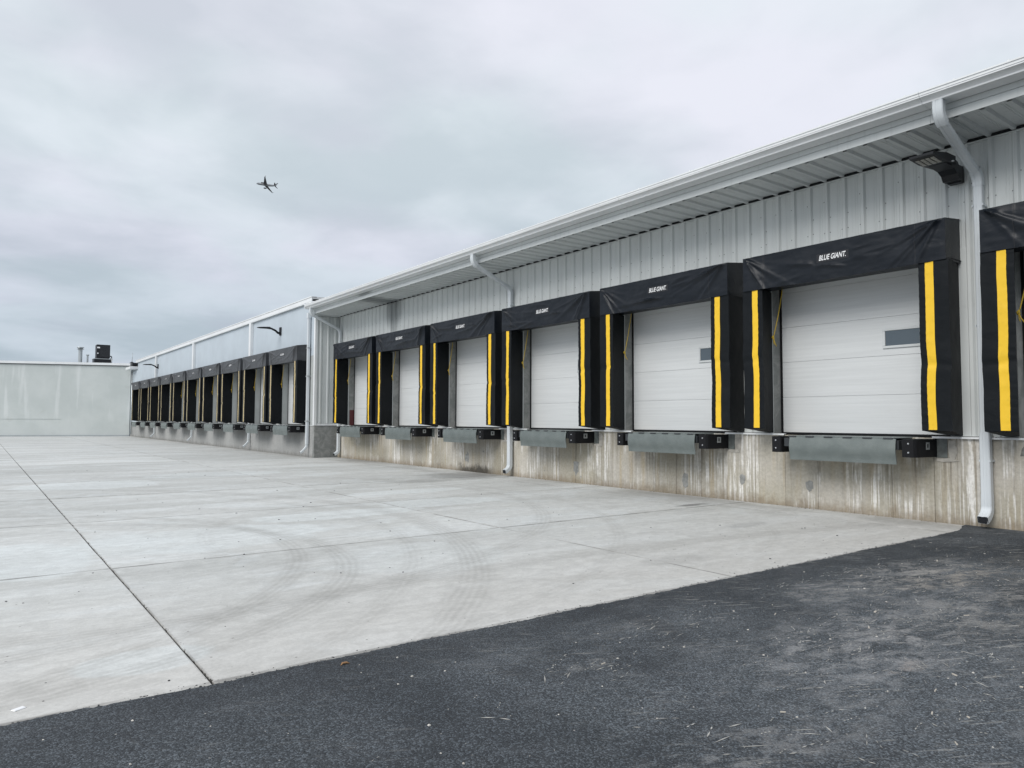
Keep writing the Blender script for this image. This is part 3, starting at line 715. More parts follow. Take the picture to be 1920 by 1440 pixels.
while y > Y0:
    place('gutter_clip', clip, wh, Vector((10.808, y, 6.374)) - wh.location); y -= .664
build('eave_backing', MB().box(11.182, 11.22, Y0, Y1, 6.03, 6.42), M_soffit, wh)
# roof and end trim
b = MB().extrude([(10.93, 6.375), (40, 8.3), (40, 8.2), (10.93, 6.345)], Y0, Y1, lambda q, t: (q[0], t, q[1]))
build('roof', b, M_roof, wh)
b = MB().extrude([(10.80, 6.22), (10.9, 6.20), (11.15, 6.19), (11.16, 5.98), (12.5, 5.98), (12.5, 6.30), (11.3, 6.46), (10.80, 6.43)], Y1 + .002, Y1 + .03, lambda q, t: (q[0], t, q[1]))
build('end_cap', b, M_trim, wh)
b = MB().box(11.25, 12.2, Y1 - .25, Y1 - .02, 6.43, 6.52).box(11.0, 11.25, Y1 - .18, Y1 + .0, 6.40, 6.50)
build('end_flashing', b, M_trim, wh)

# doors: each door with its sections, seals, window
def dock_door(parent, xw, yc, mat_door=M_door, win=True):
    d = empty('dock_door', Vector((xw + .3, yc, 1.36)) - parent.location); d.parent = parent
    dw = Vector((xw + .3, yc, 1.36))
    def part(name, mb, mt, smooth=False):
        o = bpy.data.objects.new(name, mb.mesh(name, mt, smooth)); COL.objects.link(o); o.parent = d; o.location = -dw
    xd = xw + .28
    for k in range(5):
        z0, z1 = 1.385 + .678 * k, 1.385 + .678 * (k + 1)
        if k == 4: z1 = 4.28
        if z0 > 4.27: break
        b = MB()
        prof = [(xd + .05, z0), (xd + .005, z0 + .001), (xd, z0 + .007), (xd, z1 - .006), (xd + .004, z1 - .0015), (xd + .05, z1 - .001)]
        b.extrude(prof, yc - OW + .02, yc + OW - .02, lambda q, t: (q[0], t, q[1]))
        part('door_section', b, mat_door)
    b = MB()
    for s_ in (-1, 1):
        a, c_ = sorted((yc + s_ * (OW - .045), yc + s_ * (OW - .001)))
        b.box(xd - .012, xd - .002, a, c_, 1.36, 4.28)
    b.box(xd - .010, xd + .03, yc - OW + .03, yc + OW - .03, 1.352, 1.386)
    part('weather_seal', b, M_rubber)
    if win:
        ya, yb, za, zb = yc - 1.08, yc - .42, 2.865, 3.215
        b = MB(); fw = .045
        b.bevbox(xd - .022, xd - .001, ya, yb, za, za + fw, .006).bevbox(xd - .022, xd - .001, ya, yb, zb - fw, zb, .006)
        b.bevbox(xd - .022, xd - .001, ya, ya + fw, za + fw + .001, zb - fw - .001, .006).bevbox(xd - .022, xd - .001, yb - fw, yb, za + fw + .001, zb - fw - .001, .006)
        part('window_frame', b, M_frame)
        part('window_glass', MB().box(xd - .008, xd - .002, ya + fw + .001, yb - fw - .001, za + fw + .001, zb - fw - .001), M_glass)
for yc in YC: dock_door(wh, XW, yc)

# pier at the far end: foundation, side siding, corner post
build('pier_foundation', MB().bevbox(XF + .005, XW + .1, Y1 + .001, Y1 + 1.0, -.1, 1.34, .008), M_trowel, wh)
me_side = MB().extrude(rib_profile(3, (XW - XF - .09) / 3, .028, .10, .06), 1.44, 5.95, lambda q, t: (XF + .09 + q[0], Y1 + .02 - q[1], t), closed=False).mesh('pier_siding', M_wall)
obj('pier_siding', me_side, wh)
build('pier_core', MB().box(XF + .06, XW + .1, Y1 + .035, Y1 + 1.0, 1.345, 6.1), M_wall, wh)
build('pier_flashing', MB().box(XF - .01, XW - .04, Y1 - .03, Y1 + .03, 1.345, 1.36).box(XF + .1, XW - .04, Y1 - .012, Y1 - .0, 1.36, 1.43), M_trim, wh)
build('corner_post', MB().box(XF - .02, XF + .09, Y1 - .02, Y1 + .12, 1.345, 6.2), M_trim, wh)

# ------------------------------------------------------------------ far building
fb = empty('far_dock_building', (XF, 50, 0), 'smooth pale blue-white dock building with a row of ten dock shelters beyond the eave', 'building')
FY = [31.5 + 4.07 * k for k in range(10)]
FY1 = 70.9
edges = [Y1 + .13]
for yc in FY: edges += [yc - OW, yc + OW]
edges += [FY1]
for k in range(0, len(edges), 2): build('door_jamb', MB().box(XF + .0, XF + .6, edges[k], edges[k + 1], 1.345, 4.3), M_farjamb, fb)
for a, c_ in ((Y1 + .13, 37.8), (37.8, 50.0), (50.0, 62.4), (62.4, FY1)):
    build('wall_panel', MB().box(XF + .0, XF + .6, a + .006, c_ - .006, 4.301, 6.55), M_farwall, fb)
for a, c_ in ((Y1 + .13, 38.1), (38.1, 50.6), (50.6, 64.2), (64.2, 74.0)):
    build('foundation_panel', MB().bevbox(XF + .0, XF + .6, a + .012, c_ - .012, -.1, 1.335, .006), M_found2, fb)
build('base_flashing', MB().box(XF - .03, XF + .02, Y1 + .13, 74, 1.337, 1.352), M_trim, fb)
b = MB().box(XF - .12, XF + .7, Y1 + .2, FY1 + .3, 6.56, 6.60).box(XF - .125, XF - .09, Y1 + .2, FY1 + .3, 6.60, 6.76).box(XF - .15, XF + .1, Y1 + .2, FY1 + .3, 6.761, 6.80)
build('eave_gutter', b, M_trim, fb)
build('roof', MB().extrude([(XF - .1, 6.78), (40, 8.3), (40, 8.2), (XF - .1, 6.70)], Y1 + .2, FY1 + .3, lambda q, t: (q[0], t, q[1])), M_roof, fb)
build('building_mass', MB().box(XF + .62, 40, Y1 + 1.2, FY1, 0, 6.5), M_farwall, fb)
# lower return beyond the far end
build('end_wall', MB().box(XF + .02, XF + .6, FY1 + .01, 74.4, 1.345, 5.9), M_farwall, fb)
for yc in FY: dock_door(fb, XF, yc, M_door, True)

# ------------------------------------------------------------------ dock shelters
def fold_fn(seed, sag):
    r = random.Random(seed); F = []
    for side in (-1, 1):
        for k in range(7):
            ang = math.radians(r.uniform(12, 62)); F.append((side * 1.72, 4.70, -side * math.cos(ang), -math.sin(ang), r.uniform(.016, .034), r.uniform(.014, .034), r.uniform(.5, 1.2)))
    for k in range(6):
        F.append((r.uniform(-1.2, 1.2), r.uniform(4.15, 4.65), math.cos(r.uniform(-.2, .2)), math.sin(r.uniform(-.22, .22)), r.uniform(.016, .032), r.uniform(.016, .035), r.uniform(.6, 1.1)))
    def f(y, z):
        d = 0
        for (cy, cz, dy, dz, A, wd_, L) in F:
            ry, rz = y - cy, z - cz; al = ry * dy + rz * dz; pe = ry * dz - rz * dy
            if al < -.1: continue
            d += A * math.exp(-(pe / (wd_ * (1 + al))) ** 2) * math.exp(-(al / L) ** 2) * min(1, (al + .1) / .25)
        d += .010 * mnoise.noise((y * 2.1 + seed, z * 6, seed * 1.7)) + .004 * mnoise.noise((y * 7, z * 15, seed))
        d += sag * .02 * math.sin(PI * min(1, max(0, (4.72 - z) / .64))) * math.cos(y * .9)
        lg = min(1, max(0, (.46 - abs(y)) / .15)) * min(1, max(0, (.15 - abs(z - 4.458)) / .06))
        lg = lg * lg * (3 - 2 * lg)
        d = d * (1 - lg) + .006 * lg
        return d
    return f
font_mesh = None
def logo_mesh():
    cu = bpy.data.curves.new('logo', 'FONT'); cu.body = 'BLUE GIANT.'; cu.shear = .32; cu.offset = .016; cu.size = 1; cu.space_character = 1.0; cu.space_word = .95
    ob = bpy.data.objects.new('logo_tmp', cu); COL.objects.link(ob)
    dg = bpy.context.evaluated_depsgraph_get(); me = bpy.data.meshes.new_from_object(ob.evaluated_get(dg))
    bpy.data.objects.remove(ob); bpy.data.curves.remove(cu)
    xs_ = [v.co.x for v in me.vertices]; ys_ = [v.co.y for v in me.vertices]
    x0, x1, y0, y1 = min(xs_), max(xs_), min(ys_), max(ys_)
    for v in me.vertices:
        u = (v.co.x - x0) / (x1 - x0) - .5; q = (v.co.y - y0) / (y1 - y0) - .5
        # full stop shrinks to the small registration dot
        v.co = (-.5775, -u * .49, 4.458 + q * .094)
    me.materials.clear(); me.materials.append(M_white); return me
LOGO = logo_mesh()
def pad_mb(seed, s_, z_top=4.10):
    """side pad: s_=+1 is the far (left in view) pad, -1 the near one. front wide, back narrow, wrinkled."""
    r = random.Random(seed); kz = r.uniform(2.5, 3.1); ka = r.uniform(.008, .022) * r.choice((1, 1, -1)); kb = r.uniform(-.012, .012); ph = r.uniform(0, 9)
    def warp(z):
        return ka * math.exp(-((z - kz) / .22) ** 2) - .6 * ka * math.exp(-((z - kz + .45) / .3) ** 2) + kb * (z - 1.4) / 3 + .006 * mnoise.noise((z * 3, ph, 0))
    def disp(y, z):
        d = .010 * mnoise.noise((y * 5 + ph, z * 2.2, 1)) + .006 * mnoise.noise((y * 9, z * 9 + ph, 2))
        d -= .016 * math.exp(-((z - kz + .1 * (y % 1)) / .05) ** 2)
        pl = max(0, 1 - abs(y - 1.45) / .10)
        d += .006 * pl * math.sin(z * 2 * PI / .115 + ph) 
        return d
    yi, yo = 1.395, 1.83
    b = MB(); NU, NV = 8, 64
    def front(u, v):
        z = 1.46 + (z_top - 1.46) * v; y = yi + (yo - yi) * u
        return (-.553 - disp(y, z), s_ * (y + warp(z)), z)
    b.grid(front, NU, NV)
    def inner(u, v):
        z = 1.46 + (z_top - 1.46) * v - (.075 * u) * (1 - v); y = yi + (1.57 - yi) * u
        dd = disp(yi, z) * (1 - u) ; w_ = warp(z) * (1 - u)
        y2 = y + w_ + .006 * mnoise.noise((u * 3 + ph, z * 4, 5)) * math.sin(PI * u)
        return (-.553 - dd + .55 * u, s_ * y2, z)
    b.grid(inner, 6, NV)
    def outer(u, v):
        z = 1.46 + (z_top - 1.46) * v - (.075 * u) * (1 - v); y = yo + (1.76 - yo) * u
        dd = disp(yo, z) * (1 - u); w_ = warp(z) * (1 - u)
        return (-.553 - dd + .55 * u, s_ * (y + w_ + .008 * mnoise.noise((u * 3 + ph, z * 3, 9)) * math.sin(PI * u)), z)
    b.grid(outer, 6, NV)
    def bottom(u, v):
        z = 1.46 - .075 * v; ya = yi + (1.57 - yi) * v; yb = yo + (1.76 - yo) * v
        y = ya + (yb - ya) * u
        return (-.553 - disp(y, 1.46) * (1 - v) + .55 * v, s_ * (y + warp(1.46) * (1 - v)), z - .006 * math.sin(PI * u))
    b.grid(bottom, 6, 4)
    st = MB(); sc = 1.555
    def stripe(u, v):
        z = 1.475 + (z_top - .02 - 1.475) * v; y = sc - .062 + .124 * u
        return (-.5575 - disp(y, z), s_ * (y + warp(z)), z)
    st.grid(stripe, 4, NV)
    return b, st
def shelter(xw, yc, seed, label, near, group, sag):
    t = empty('dock_shelter', (xw, yc, 0), label, 'dock shelter', group)
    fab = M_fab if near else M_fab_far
    f = fold_fn(seed, sag); r = random.Random(seed + 5)
    bt = [r.uniform(-.012, .012) for _ in range(6)]
    def zb(y):
        return 4.085 - .012 * math.cos(y * PI / 3.4) * (1 + sag * .8) + .006 * mnoise.noise((y * 4, seed, 0))
    def front(u, v):
        y = 1.81 - 3.62 * u; z0 = zb(y); z1 = 4.725 + .006 * mnoise.noise((y * 5, seed, 3)); z = z0 + (z1 - z0) * v
        edge = min(1, min(u, 1 - u) / .02) * min(1, (1 - v) / .08 + .2)
        return (-.566 - f(y, z) * edge - (.006 if abs(y) > 1.36 else 0), y, z)
    b = MB().grid(front, 190, 36)
    ztop = 4.725
    b.grid(lambda u, v: (-.566 + .566 * v, 1.81 - 3.62 * u, ztop + .075 * v - .012 * math.sin(PI * v) * (1 + math.sin(u * 40) * .3)), 24, 4)
    for s_ in (1, -1):
        b.grid(lambda u, v: (-.572 + .572 * u, s_ * (1.81 + .012 * mnoise.noise((u * 4, v * 5, seed + s_)) * math.sin(PI * u) - .02 * u), (zb(s_ * 1.81) + .0 - .0 * u) + (ztop + .075 * u - zb(s_ * 1.81)) * v), 6, 8)
    b.grid(lambda u, v: (-.566 + .566 * v, 1.81 - 3.62 * u, 4.12 + .01 * v), 12, 2)
    hd = b.mesh('header', fab, 50); o = place('header', hd, t, (0, 0, 0))
    # flap seams
    b = MB()
    for s_ in (1, -1):
        y = s_ * 1.37
        b.grid(lambda u, v: (-.5735 - f(y, zb(y) + .64 * v), y - .005 + .010 * u, zb(y) + .63 * v), 1, 22)
    o = place('stitched_seam', b.mesh('stitched_seam', M_patch, True), t, (0, 0, 0))
    o = place('logo_patch', MB().box(-.5745, -.570, -.29, .29, 4.380, 4.530).mesh('logo_patch', M_patch), t, (0, 0, 0))
    # lettering "BLUE GIANT."
    o = place('brand_lettering', LOGO, t, (-.0015, 0, 0))
    for s_ in (1, -1):
        pb, sb = pad_mb(seed * 3 + s_, s_)
        o = place('side_pad', pb.mesh('side_pad', M_fab_side if near else M_fab_side, 40), t, (0, 0, 0))
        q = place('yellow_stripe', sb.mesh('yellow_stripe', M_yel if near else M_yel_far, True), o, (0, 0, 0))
    return t
ORD = ['first', 'second', 'third', 'fourth', 'fifth', 'sixth', 'seventh', 'eighth', 'ninth', 'tenth']
NL = ['nearest black dock shelter with yellow stripes, cut off by the right edge of the photo',
      'nearest whole black dock shelter, its BLUE GIANT lettering large, beside the cut-off one',
      'third black dock shelter from the right edge, its header lettering clearly readable',
      'fourth black dock shelter from the right, just right of the middle white downspout',
      'fifth black dock shelter from the right, just left of the middle white downspout',
      'sixth black dock shelter from the right, below the dark stained patch of siding',
      'leftmost black dock shelter under the eave, its header sagging in the middle']
FL = ['nearest far-building dock shelter, its whole black side showing beside the corner downspout'] + \
     ['%s grey-headed dock shelter of the far building, counted from the corner' % ORD[k] for k in range(1, 9)] + \
     ['farthest small dock shelter, tight against the white block wall']
for k, yc in enumerate(YC): shelter(XW, yc, 10 + k, NL[k], True, 'dock shelters under the near eave', 1.6 if k == 6 else .3)
for k, yc in enumerate(FY): shelter(XF, yc, 40 + k, FL[k], False, 'dock shelters on the far building', .3)

# ------------------------------------------------------------------ dock levelers
def leveler_meshes():
    P = {}
    b = MB(); prof = []
    N = 10
    for k in range(N + 1):
        a = k / N; z = 1.325 - .405 * a; x = -.640 - .040 * math.sin(PI * min(1, a * 1.25) * .8) + .028 * a
        prof.append((x, z))
    back = [(x + .016, z) for x, z in prof][::-1]
    b.extrude(prof + back, -.94, .92, lambda q, t: (q[0], t - .035, q[1]))
    P['lip_plate'] = b.mesh('lip_plate', M_lip, 40)
    b = MB().bevbox(-.635, .26, -.94, .92, 1.325, 1.346, .003)
    P['deck_plate'] = b.mesh('deck_plate', M_lip)
    b = MB()
    n = 11; L = 1.86 / n
    for k in range(0, n, 2):
        ya = -.94 + k * L; b.tube([(-.642, ya + .01, 1.330), (-.642, ya + L - .01, 1.330)], .014, 8)
    P['hinge'] = b.mesh('hinge', M_steel, 40)
    b = MB().box(-.60, -.01, -1.0, 1.02, 1.15, 1.30).box(-.50, -.01, -1.22, -1.0, 1.06, 1.31)
    P['frame'] = b.mesh('frame', M_steel)
    return P
LV = leveler_meshes()
def bumper_mesh(s_):
    b = MB(); yo = 1.27; yi = 1.06
    pts = [(-.02, yi - .0), (-.02, yo + .05), (-.60, yo), (-.64, yo - .03), (-.64, yi + .01), (-.62, yi - .0)]
    pts = [(x, s_ * y) for x, y in pts]
    b.extrude(pts, 1.04, 1.325, lambda q, t: (q[0], q[1], t)); return b.mesh('bumper', M_rubber)
BM = {1: bumper_mesh(1), -1: bumper_mesh(-1)}
bb = MB()
for zz in (1.255, 1.115): bb.tube([(-.639, 0, zz), (-.652, 0, zz)], [.016, .012], 8)
BOLT = MB().tube([(-.639, 0, 0), (-.652, 0, 0)], [.016, .012], 8).mesh('bolt', M_bolt, 40)
PL = MB().box(-.36, -.24, -.0035, 0, 1.16, 1.275).mesh('label_plate', M_galv)
PLH = MB().box(-.325, -.285, -.0052, -.0037, 1.19, 1.25).mesh('plate_slot', M_black)
def leveler(xw, yc, label, group, dx=0):
    t = empty('dock_leveler', (xw, yc - .06, 0), label, 'dock leveler', group)
    for nme, me in LV.items(): place(nme, me, t, (0, 0, 0))
    for s_ in (1, -1):
        o = place('bumper', BM[s_], t, (0, 0, 0))
        [place('bolt', BOLT, o, (0, s_ * 1.165, zz)) for zz in (1.255, 1.115)]
    pl = place('label_plate', PL, t, (0, -1.305, 0)); place('plate_slot', PLH, pl, (0, 0, 0))
    # rotate the plate to lie on the bumper's flared flank
    o = place('wall_plate', MB().box(-.012, -.001, -1.47, -1.29, 1.03, 1.33).mesh('wall_plate', M_plate), t, (0, 0, 0))
    return t
for k, yc in enumerate(YC):
    leveler(XW, yc, ['grey-green dock leveler with black bumpers under the shelter cut off by the right edge',
                     'large grey-green dock leveler with hanging tread-plate lip under the nearest whole dock',
                     'grey-green dock leveler lip under the third dock from the right edge',
                     'grey-green dock leveler lip just right of the middle downspout',
                     'grey-green dock leveler lip just left of the middle downspout',
                     'grey-green dock leveler lip under the sixth dock from the right edge',
                     'grey-green dock leveler lip beside the concrete pier, leftmost under the eave'][k], 'dock levelers of the near warehouse')
for k, yc in enumerate(FY):
    lab = 'nearest dock leveler on the far building, right beside the corner downspout' if k == 0 else ('farthest tiny dock leveler, against the white block wall' if k == 9 else '%s small dock leveler along the far building, counting away from the corner' % ORD[k])
    leveler(XF, yc, lab, 'dock levelers of the far building')

# mortar lumps beside the near embedded plates
def blob(name, y0, z0, w_, h_, seed, mat, xo=-.006):
    r = random.Random(seed); n = 22; pts = []
    for k in range(n):
        a = 2 * PI * k / n; q = 1 + .45 * mnoise.noise((math.cos(a) * 1.6, math.sin(a) * 1.6, seed)) + r.uniform(-.12, .12)
        pts.append((y0 + w_ * math.cos(a) * q, z0 + h_ * math.sin(a) * q))
    b = MB(); 
    vs = [(XW + .006, y, z) for y, z in pts] + [(XW + xo, y0 + (y - y0) * .93, z0 + (z - z0) * .93) for y, z in pts]
    fs = [(i, (i + 1) % n, n + (i + 1) % n, n + i) for i in range(n)] + [tuple(range(n, 2 * n))]
    b.add(vs, fs); build(name, b, mat, wh)
for k, yc in enumerate(YC[:6]):
    blob('mortar_patch', yc - 1.60, 1.15, .07, .17, k, M_mortar, -.010)
    blob('mortar_patch', yc - 1.52, .995, .17, .03, k + 20, M_mortar, -.013)
    if k in (0, 1, 2, 3): blob('spalled_patch', yc + 1.43, 1.18, .15, .14, k + 40, M_repair2, -.004)
for yy, zz, w_, h_, sd_ in ((8.9, .45, .07, .10, 3), (10.35, .3, .09, .16, 5), (13.9, .42, .10, .2, 7), (19.0, .42, .12, .17, 9), (7.45, .42, .08, .10, 12)):
    blob('repair_patch', yy, zz, w_, h_, sd_, M_repair, -.006)

# ------------------------------------------------------------------ pull ropes
def rope(xw, yc, k, label, group):
    r = random.Random(k); b = MB(); x = xw + .02
    ya, yk = yc + 1.33, yc + 1.52
    P = [(x - .02, ya, 4.20), (x - .03, ya + .02, 4.02), (x - .05, ya + .09, 3.62), (x - .06, yk - .02, 3.28), (x - .06, yk, 3.22)]
    b.tube(P, .009, 6)
    b.tube([(x - .075, yk - .012, 3.25), (x - .085, yk + .012, 3.22), (x - .06, yk + .014, 3.19), (x - .055, yk - .012, 3.20), (x - .085, yk - .01, 3.235)], .013, 6)
    b.tube([(x - .06, yk, 3.21), (x - .07, yk - .03, 3.13), (x - .06, yk - .06 - .03 * r.random(), 3.04)], .008, 6)
    b.tube([(x - .06, yk, 3.21), (x - .05, yk + .0, 3.12), (x - .06, yk - .02, 3.08)], .007, 6)
    o = b.mesh('pull_rope', M_rope, True)
    for v in o.vertices: v.co = (v.co.x - xw, v.co.y - yc, v.co.z)
    tag(obj('pull_rope', o, loc=(xw, yc, 0)), label, 'rope', group)
for k, yc in enumerate(YC):
    rope(XW, yc, k, ['knotted yellow pull rope at the door cut off by the right edge', 'knotted yellow pull rope inside the nearest whole dock shelter', 'knotted yellow pull rope inside the third dock shelter from the right',
                     'knotted yellow pull rope inside the shelter right of the middle downspout', 'knotted yellow pull rope inside the shelter left of the middle downspout', 'knotted yellow pull rope inside the sixth dock shelter from the right', 'knotted yellow pull rope inside the leftmost shelter under the eave'][k], 'yellow pull ropes under the near eave')
for k, yc in enumerate(FY[:6]):
    rope(XF - .02, yc, 30 + k, 'knotted pull rope in the %s far-building dock, counted from the corner' % ORD[k], 'pull ropes on the far building')

# ------------------------------------------------------------------ downspouts
def bezarc(p0, p1, p2, n):
    return [((1 - t) ** 2 * p0[0] + 2 * t * (1 - t) * p1[0] + t * t * p2[0], (1 - t) ** 2 * p0[1] + 2 * t * (1 - t) * p1[1] + t * t * p2[1]) for t in [k / n for k in range(n + 1)]]
def rect_sweep(path, wy, wd_, crimp=0.0):
    """path in (x,z), rounded-rectangle section wy along Y and wd_ across"""
    b = MB(); sec = []
    c0 = .012
    hy, hd = wy / 2, wd_ / 2
    sec = [(-hy + c0, -hd), (-hy * .3, -hd), (-hy * .25, -hd + .004), (hy * .25, -hd + .004), (hy * .3, -hd), (hy - c0, -hd), (hy, -hd + c0), (hy, hd - c0), (hy - c0, hd), (-hy + c0, hd), (-hy, hd - c0), (-hy, -hd + c0)]
    n = len(sec); vs = []
    for i, p_ in enumerate(path):
        a = path[max(0, i - 1)]; c_ = path[min(len(path) - 1, i + 1)]
        t = Vector((c_[0] - a[0], c_[1] - a[1])).normalized(); nrm = Vector((t[1], -t[0]))
        k = 1 + (crimp if i % 2 else 0)
        for (sy_, sd_) in sec: vs.append((p_[0] + nrm[0] * -sd_ * k, sy_ * k, p_[1] + nrm[1] * -sd_ * k))
    fs = []
    for i in range(len(path) - 1):
        for k in range(n): fs.append((i * n + k, i * n + (k + 1) % n, (i + 1) * n + (k + 1) % n, (i + 1) * n + k))
    b.add(vs, fs); return b
def downspout(y, label, kick=1, k0=0):
    t = empty('downspout', (XW, y, 0), label, 'downspout', 'white downspouts of the near warehouse')
    X = lambda q: [(a - XW, c_) for a, c_ in q]
    def part(nme, path, wy, wd_, cr=0):
        place(nme, rect_sweep(X(path), wy, wd_, cr).mesh(nme, M_spout, 35), t, (0, 0, 0))
    xo, xwall = 10.955, XW - .105
    part('upper_elbow', [(xo, 6.22)] + bezarc((xo, 6.10), (xo, 5.98), (xo + .12, 5.905), 10), .140, .115, .022)
    part('offset_pipe', [(xo + .08, 5.925), (xwall - .10, 5.43)], .122, .095)
    part('lower_elbow', bezarc((xwall - .13, 5.45), (xwall, 5.37), (xwall, 5.26), 12) + [(xwall, 5.22)], .138, .11, .022)
    part('pipe', [(xwall, 5.25), (xwall, 1.40)], .125, .10)
    part('lower_pipe', [(xwall - .004, 1.43), (xwall - .004, .42)], .140, .115)
    part('outlet_elbow', [(xwall - .004, .52), (xwall - .004, .34)] + bezarc((xwall - .004, .33), (xwall - .01, .20), (xwall - .19, .14), 10), .145, .115, .02)
    place('spout_shade_plate', MB().box(-.304, -.301, -.058, .058, .098, .172).mesh('spout_shade_plate', M_black), t, (0, 0, 0))  # black plate over the mouth, painting the shade inside the pipe
    b = MB()
    for zz in (4.9, 3.05, 1.0):
        b.box(xwall - .062 - XW, -.0, -.078, -.0635, zz, zz + .03).box(xwall - .062 - XW, 0, .0635, .078, zz, zz + .03)
    place('strap', b.mesh('strap', M_spout), t, (0, 0, 0))
downspout(4.50, 'large white downspout with crimped elbows between the two nearest dock shelters')
downspout(16.62, 'middle white downspout dropping from the eave between the fourth and fifth docks')
downspout(28.78, 'thin white downspout slanting across the inner corner beside the concrete pier')
def far_spout(y, label, top=True, corner=False):
    t = empty('far_downspout', (XF, y, 0), label, 'downspout', 'white downspouts of the far building')
    if corner:
        place('pipe', rect_sweep([(-.10, 5.92), (-.10, .55)], .13, .11).mesh('pipe', M_spout, 35), t, (0, 0, 0))
        place('upper_elbow', rect_sweep([(-.10, 6.12)] + [(-.10, 5.9)], .17, .15).mesh('upper_elbow', M_spout, 35), t, (0, 0, 0))
    else:
        place('pipe', rect_sweep([(-.08, 6.55), (-.08, 1.5)], .26, .16).mesh('pipe', M_trim, 35), t, (0, 0, 0))
        place('lower_pipe', rect_sweep([(-.10, 1.55), (-.10, .55)], .10, .09).mesh('lower_pipe', M_spout, 35), t, (0, 0, 0))
    place('outlet_elbow', rect_sweep([(-.10, .58), (-.10, .50)] + bezarc((-.10, .50), (-.12, .40), (-.36, .20), 6), .10, .09, .01).mesh('outlet_elbow', M_spout, 35), t, (0, 0, 0))
    b = MB()
    for zz in (4.6, 3.4, 1.5): b.box(-.18, 0, -.10, -.082, zz, zz + .05).box(-.18, 0, .082, .10, zz, zz + .05)
    if corner: place('strap', b.mesh('strap', M_galv), t, (0, 0, 0))
far_spout(29.62, 'white corner downspout at the near end of the far building', corner=True)
for y, lab in ((37.75, 'white downspout between the second and third far docks, behind the nearer arm lamp'), (50.0, 'white downspout in the middle of the far building wall'), (62.3, 'white downspout behind the farther arm lamp')):
    far_spout(y, lab)

# ------------------------------------------------------------------ lamps
t = empty('wall_lamp', (XW - .03, 4.82, 5.3), 'black shoebox wall lamp with LED grid under the eave by the nearest downspout', 'lamp')
Lx = lambda x0, x1, y0, y1, z0, z1: (x0 - XW + .03, x1 - XW + .03, y0 - 4.82, y1 - 4.82, z0 - 5.3, z1 - 5.3)
b = MB(); hp = [(11.10, 5.520), (11.10, 5.555), (11.55, 5.640), (11.86, 5.648), (11.86, 5.535), (11.40, 5.500)]
b.extrude([(x - XW + .03, z - 5.3) for x, z in hp], -.17, .17, lambda q, t_: (q[0], t_, q[1]))
place('lamp_head', b.mesh('lamp_head', M_black), t, (0, 0, 0))
b = MB(); hp = [(11.62, 5.64), (11.95, 5.648), (12.06, 5.62), (12.10, 5.58), (12.20, 5.58), (12.20, 5.36), (12.10, 5.36), (12.04, 5.44), (11.92, 5.49), (11.62, 5.512)]
b.extrude([(x - XW + .03, z - 5.3) for x, z in hp], -.12, .12, lambda q, t_: (q[0], t_, q[1]))
place('arm', b.mesh('arm', M_black), t, (0, 0, 0))
place('mounting_plate', MB().bevbox(*Lx(12.195, 12.325, 4.72, 4.92, 5.34, 5.61), .012).mesh('mounting_plate', M_black), t, (0, 0, 0))
bez = MB(); lens = MB()
for i in range(4):
    for j in range(4):
        xx = 11.24 + i * .068; yy = 4.82 - .105 + j * .07
        zt = 5.520 - (xx - 11.10) * (.020 / .30)
        lens.box(*Lx(xx - .027, xx + .027, yy - .026, yy + .026, zt - .010, zt + .004))
place('led_panel', lens.mesh('led_panel', M_led), t, (0, 0, 0))
place('sensor_button', MB().bevbox(*Lx(11.70, 11.74, 4.62, 4.652, 5.53, 5.55), .004).mesh('sensor_button', M_galv), t, (0, 0, 0))
def arm_lamp(y, label):
    t = empty('arm_lamp', (XF, y, 5.6), label, 'lamp', 'black arm lamps on the far building')
    place('mounting_plate', MB().bevbox(-.07, 0, -.09, .09, -.08, .30, .01).mesh('mounting_plate', M_black), t, (0, 0, 0))
    place('arm', MB().tube([(-.03, 0, 0.02), (-.14, 0, .03), (-.26, 0, .13), (-.45, 0, .21), (-.62, 0, .24)], [.055, .055, .05, .045, .04], 8).mesh('arm', M_black, True), t, (0, 0, 0))
    b = MB(); secs = [(-.50, .05, .06), (-.66, .13, .05), (-.95, .14, .04), (-1.10, .06, .02)]
    vs = []; n = 8
    for x, hy, hz in secs:
        for k in range(n): a = 2 * PI * k / n; vs.append((x, hy * math.cos(a), .235 - abs(x + .6) * .05 + hz * math.sin(a)))
    fs = [(i * n + k, i * n + (k + 1) % n, (i + 1) * n + (k + 1) % n, (i + 1) * n + k) for i in range(3) for k in range(n)] + [tuple(range(n)), tuple(range(3 * n, 4 * n))]
    b.add(vs, fs); place('lamp_head', b.mesh('lamp_head', M_black, True), t, (0, 0, 0))
arm_lamp(33.42, 'nearer black curved-arm lamp on the pale far building wall')
arm_lamp(61.87, 'farther black curved-arm lamp on the pale far building wall')

# ------------------------------------------------------------------ back wall building
A = Vector((11.22, 74.0)); D = Vector((-.934, .357)); Nn = Vector((.357, .934))   # along the wall, and away from the camera
bw = empty('block_building', (11.22, 74, 0), 'whitewashed block building closing the far end of the yard', 'building')
def wpt(s_, d, z): q = A + D * s_ + Nn * d; return (q.x, q.y, z)
def wbox(s0, s1, d0, d1, z0, z1, b=None):
    b = b or MB(); c8 = [wpt(s0, d0, z0), wpt(s1, d0, z0), wpt(s1, d1, z0), wpt(s0, d1, z0), wpt(s0, d0, z1), wpt(s1, d0, z1), wpt(s1, d1, z1), wpt(s0, d1, z1)]
    return b.add(c8, [(0, 3, 2, 1), (4, 5, 6, 7), (0, 1, 5, 4), (1, 2, 6, 5), (2, 3, 7, 6), (3, 0, 4, 7)])
build('wall', wbox(0, 34, 0, 14, 0, 6.46), M_back, bw)
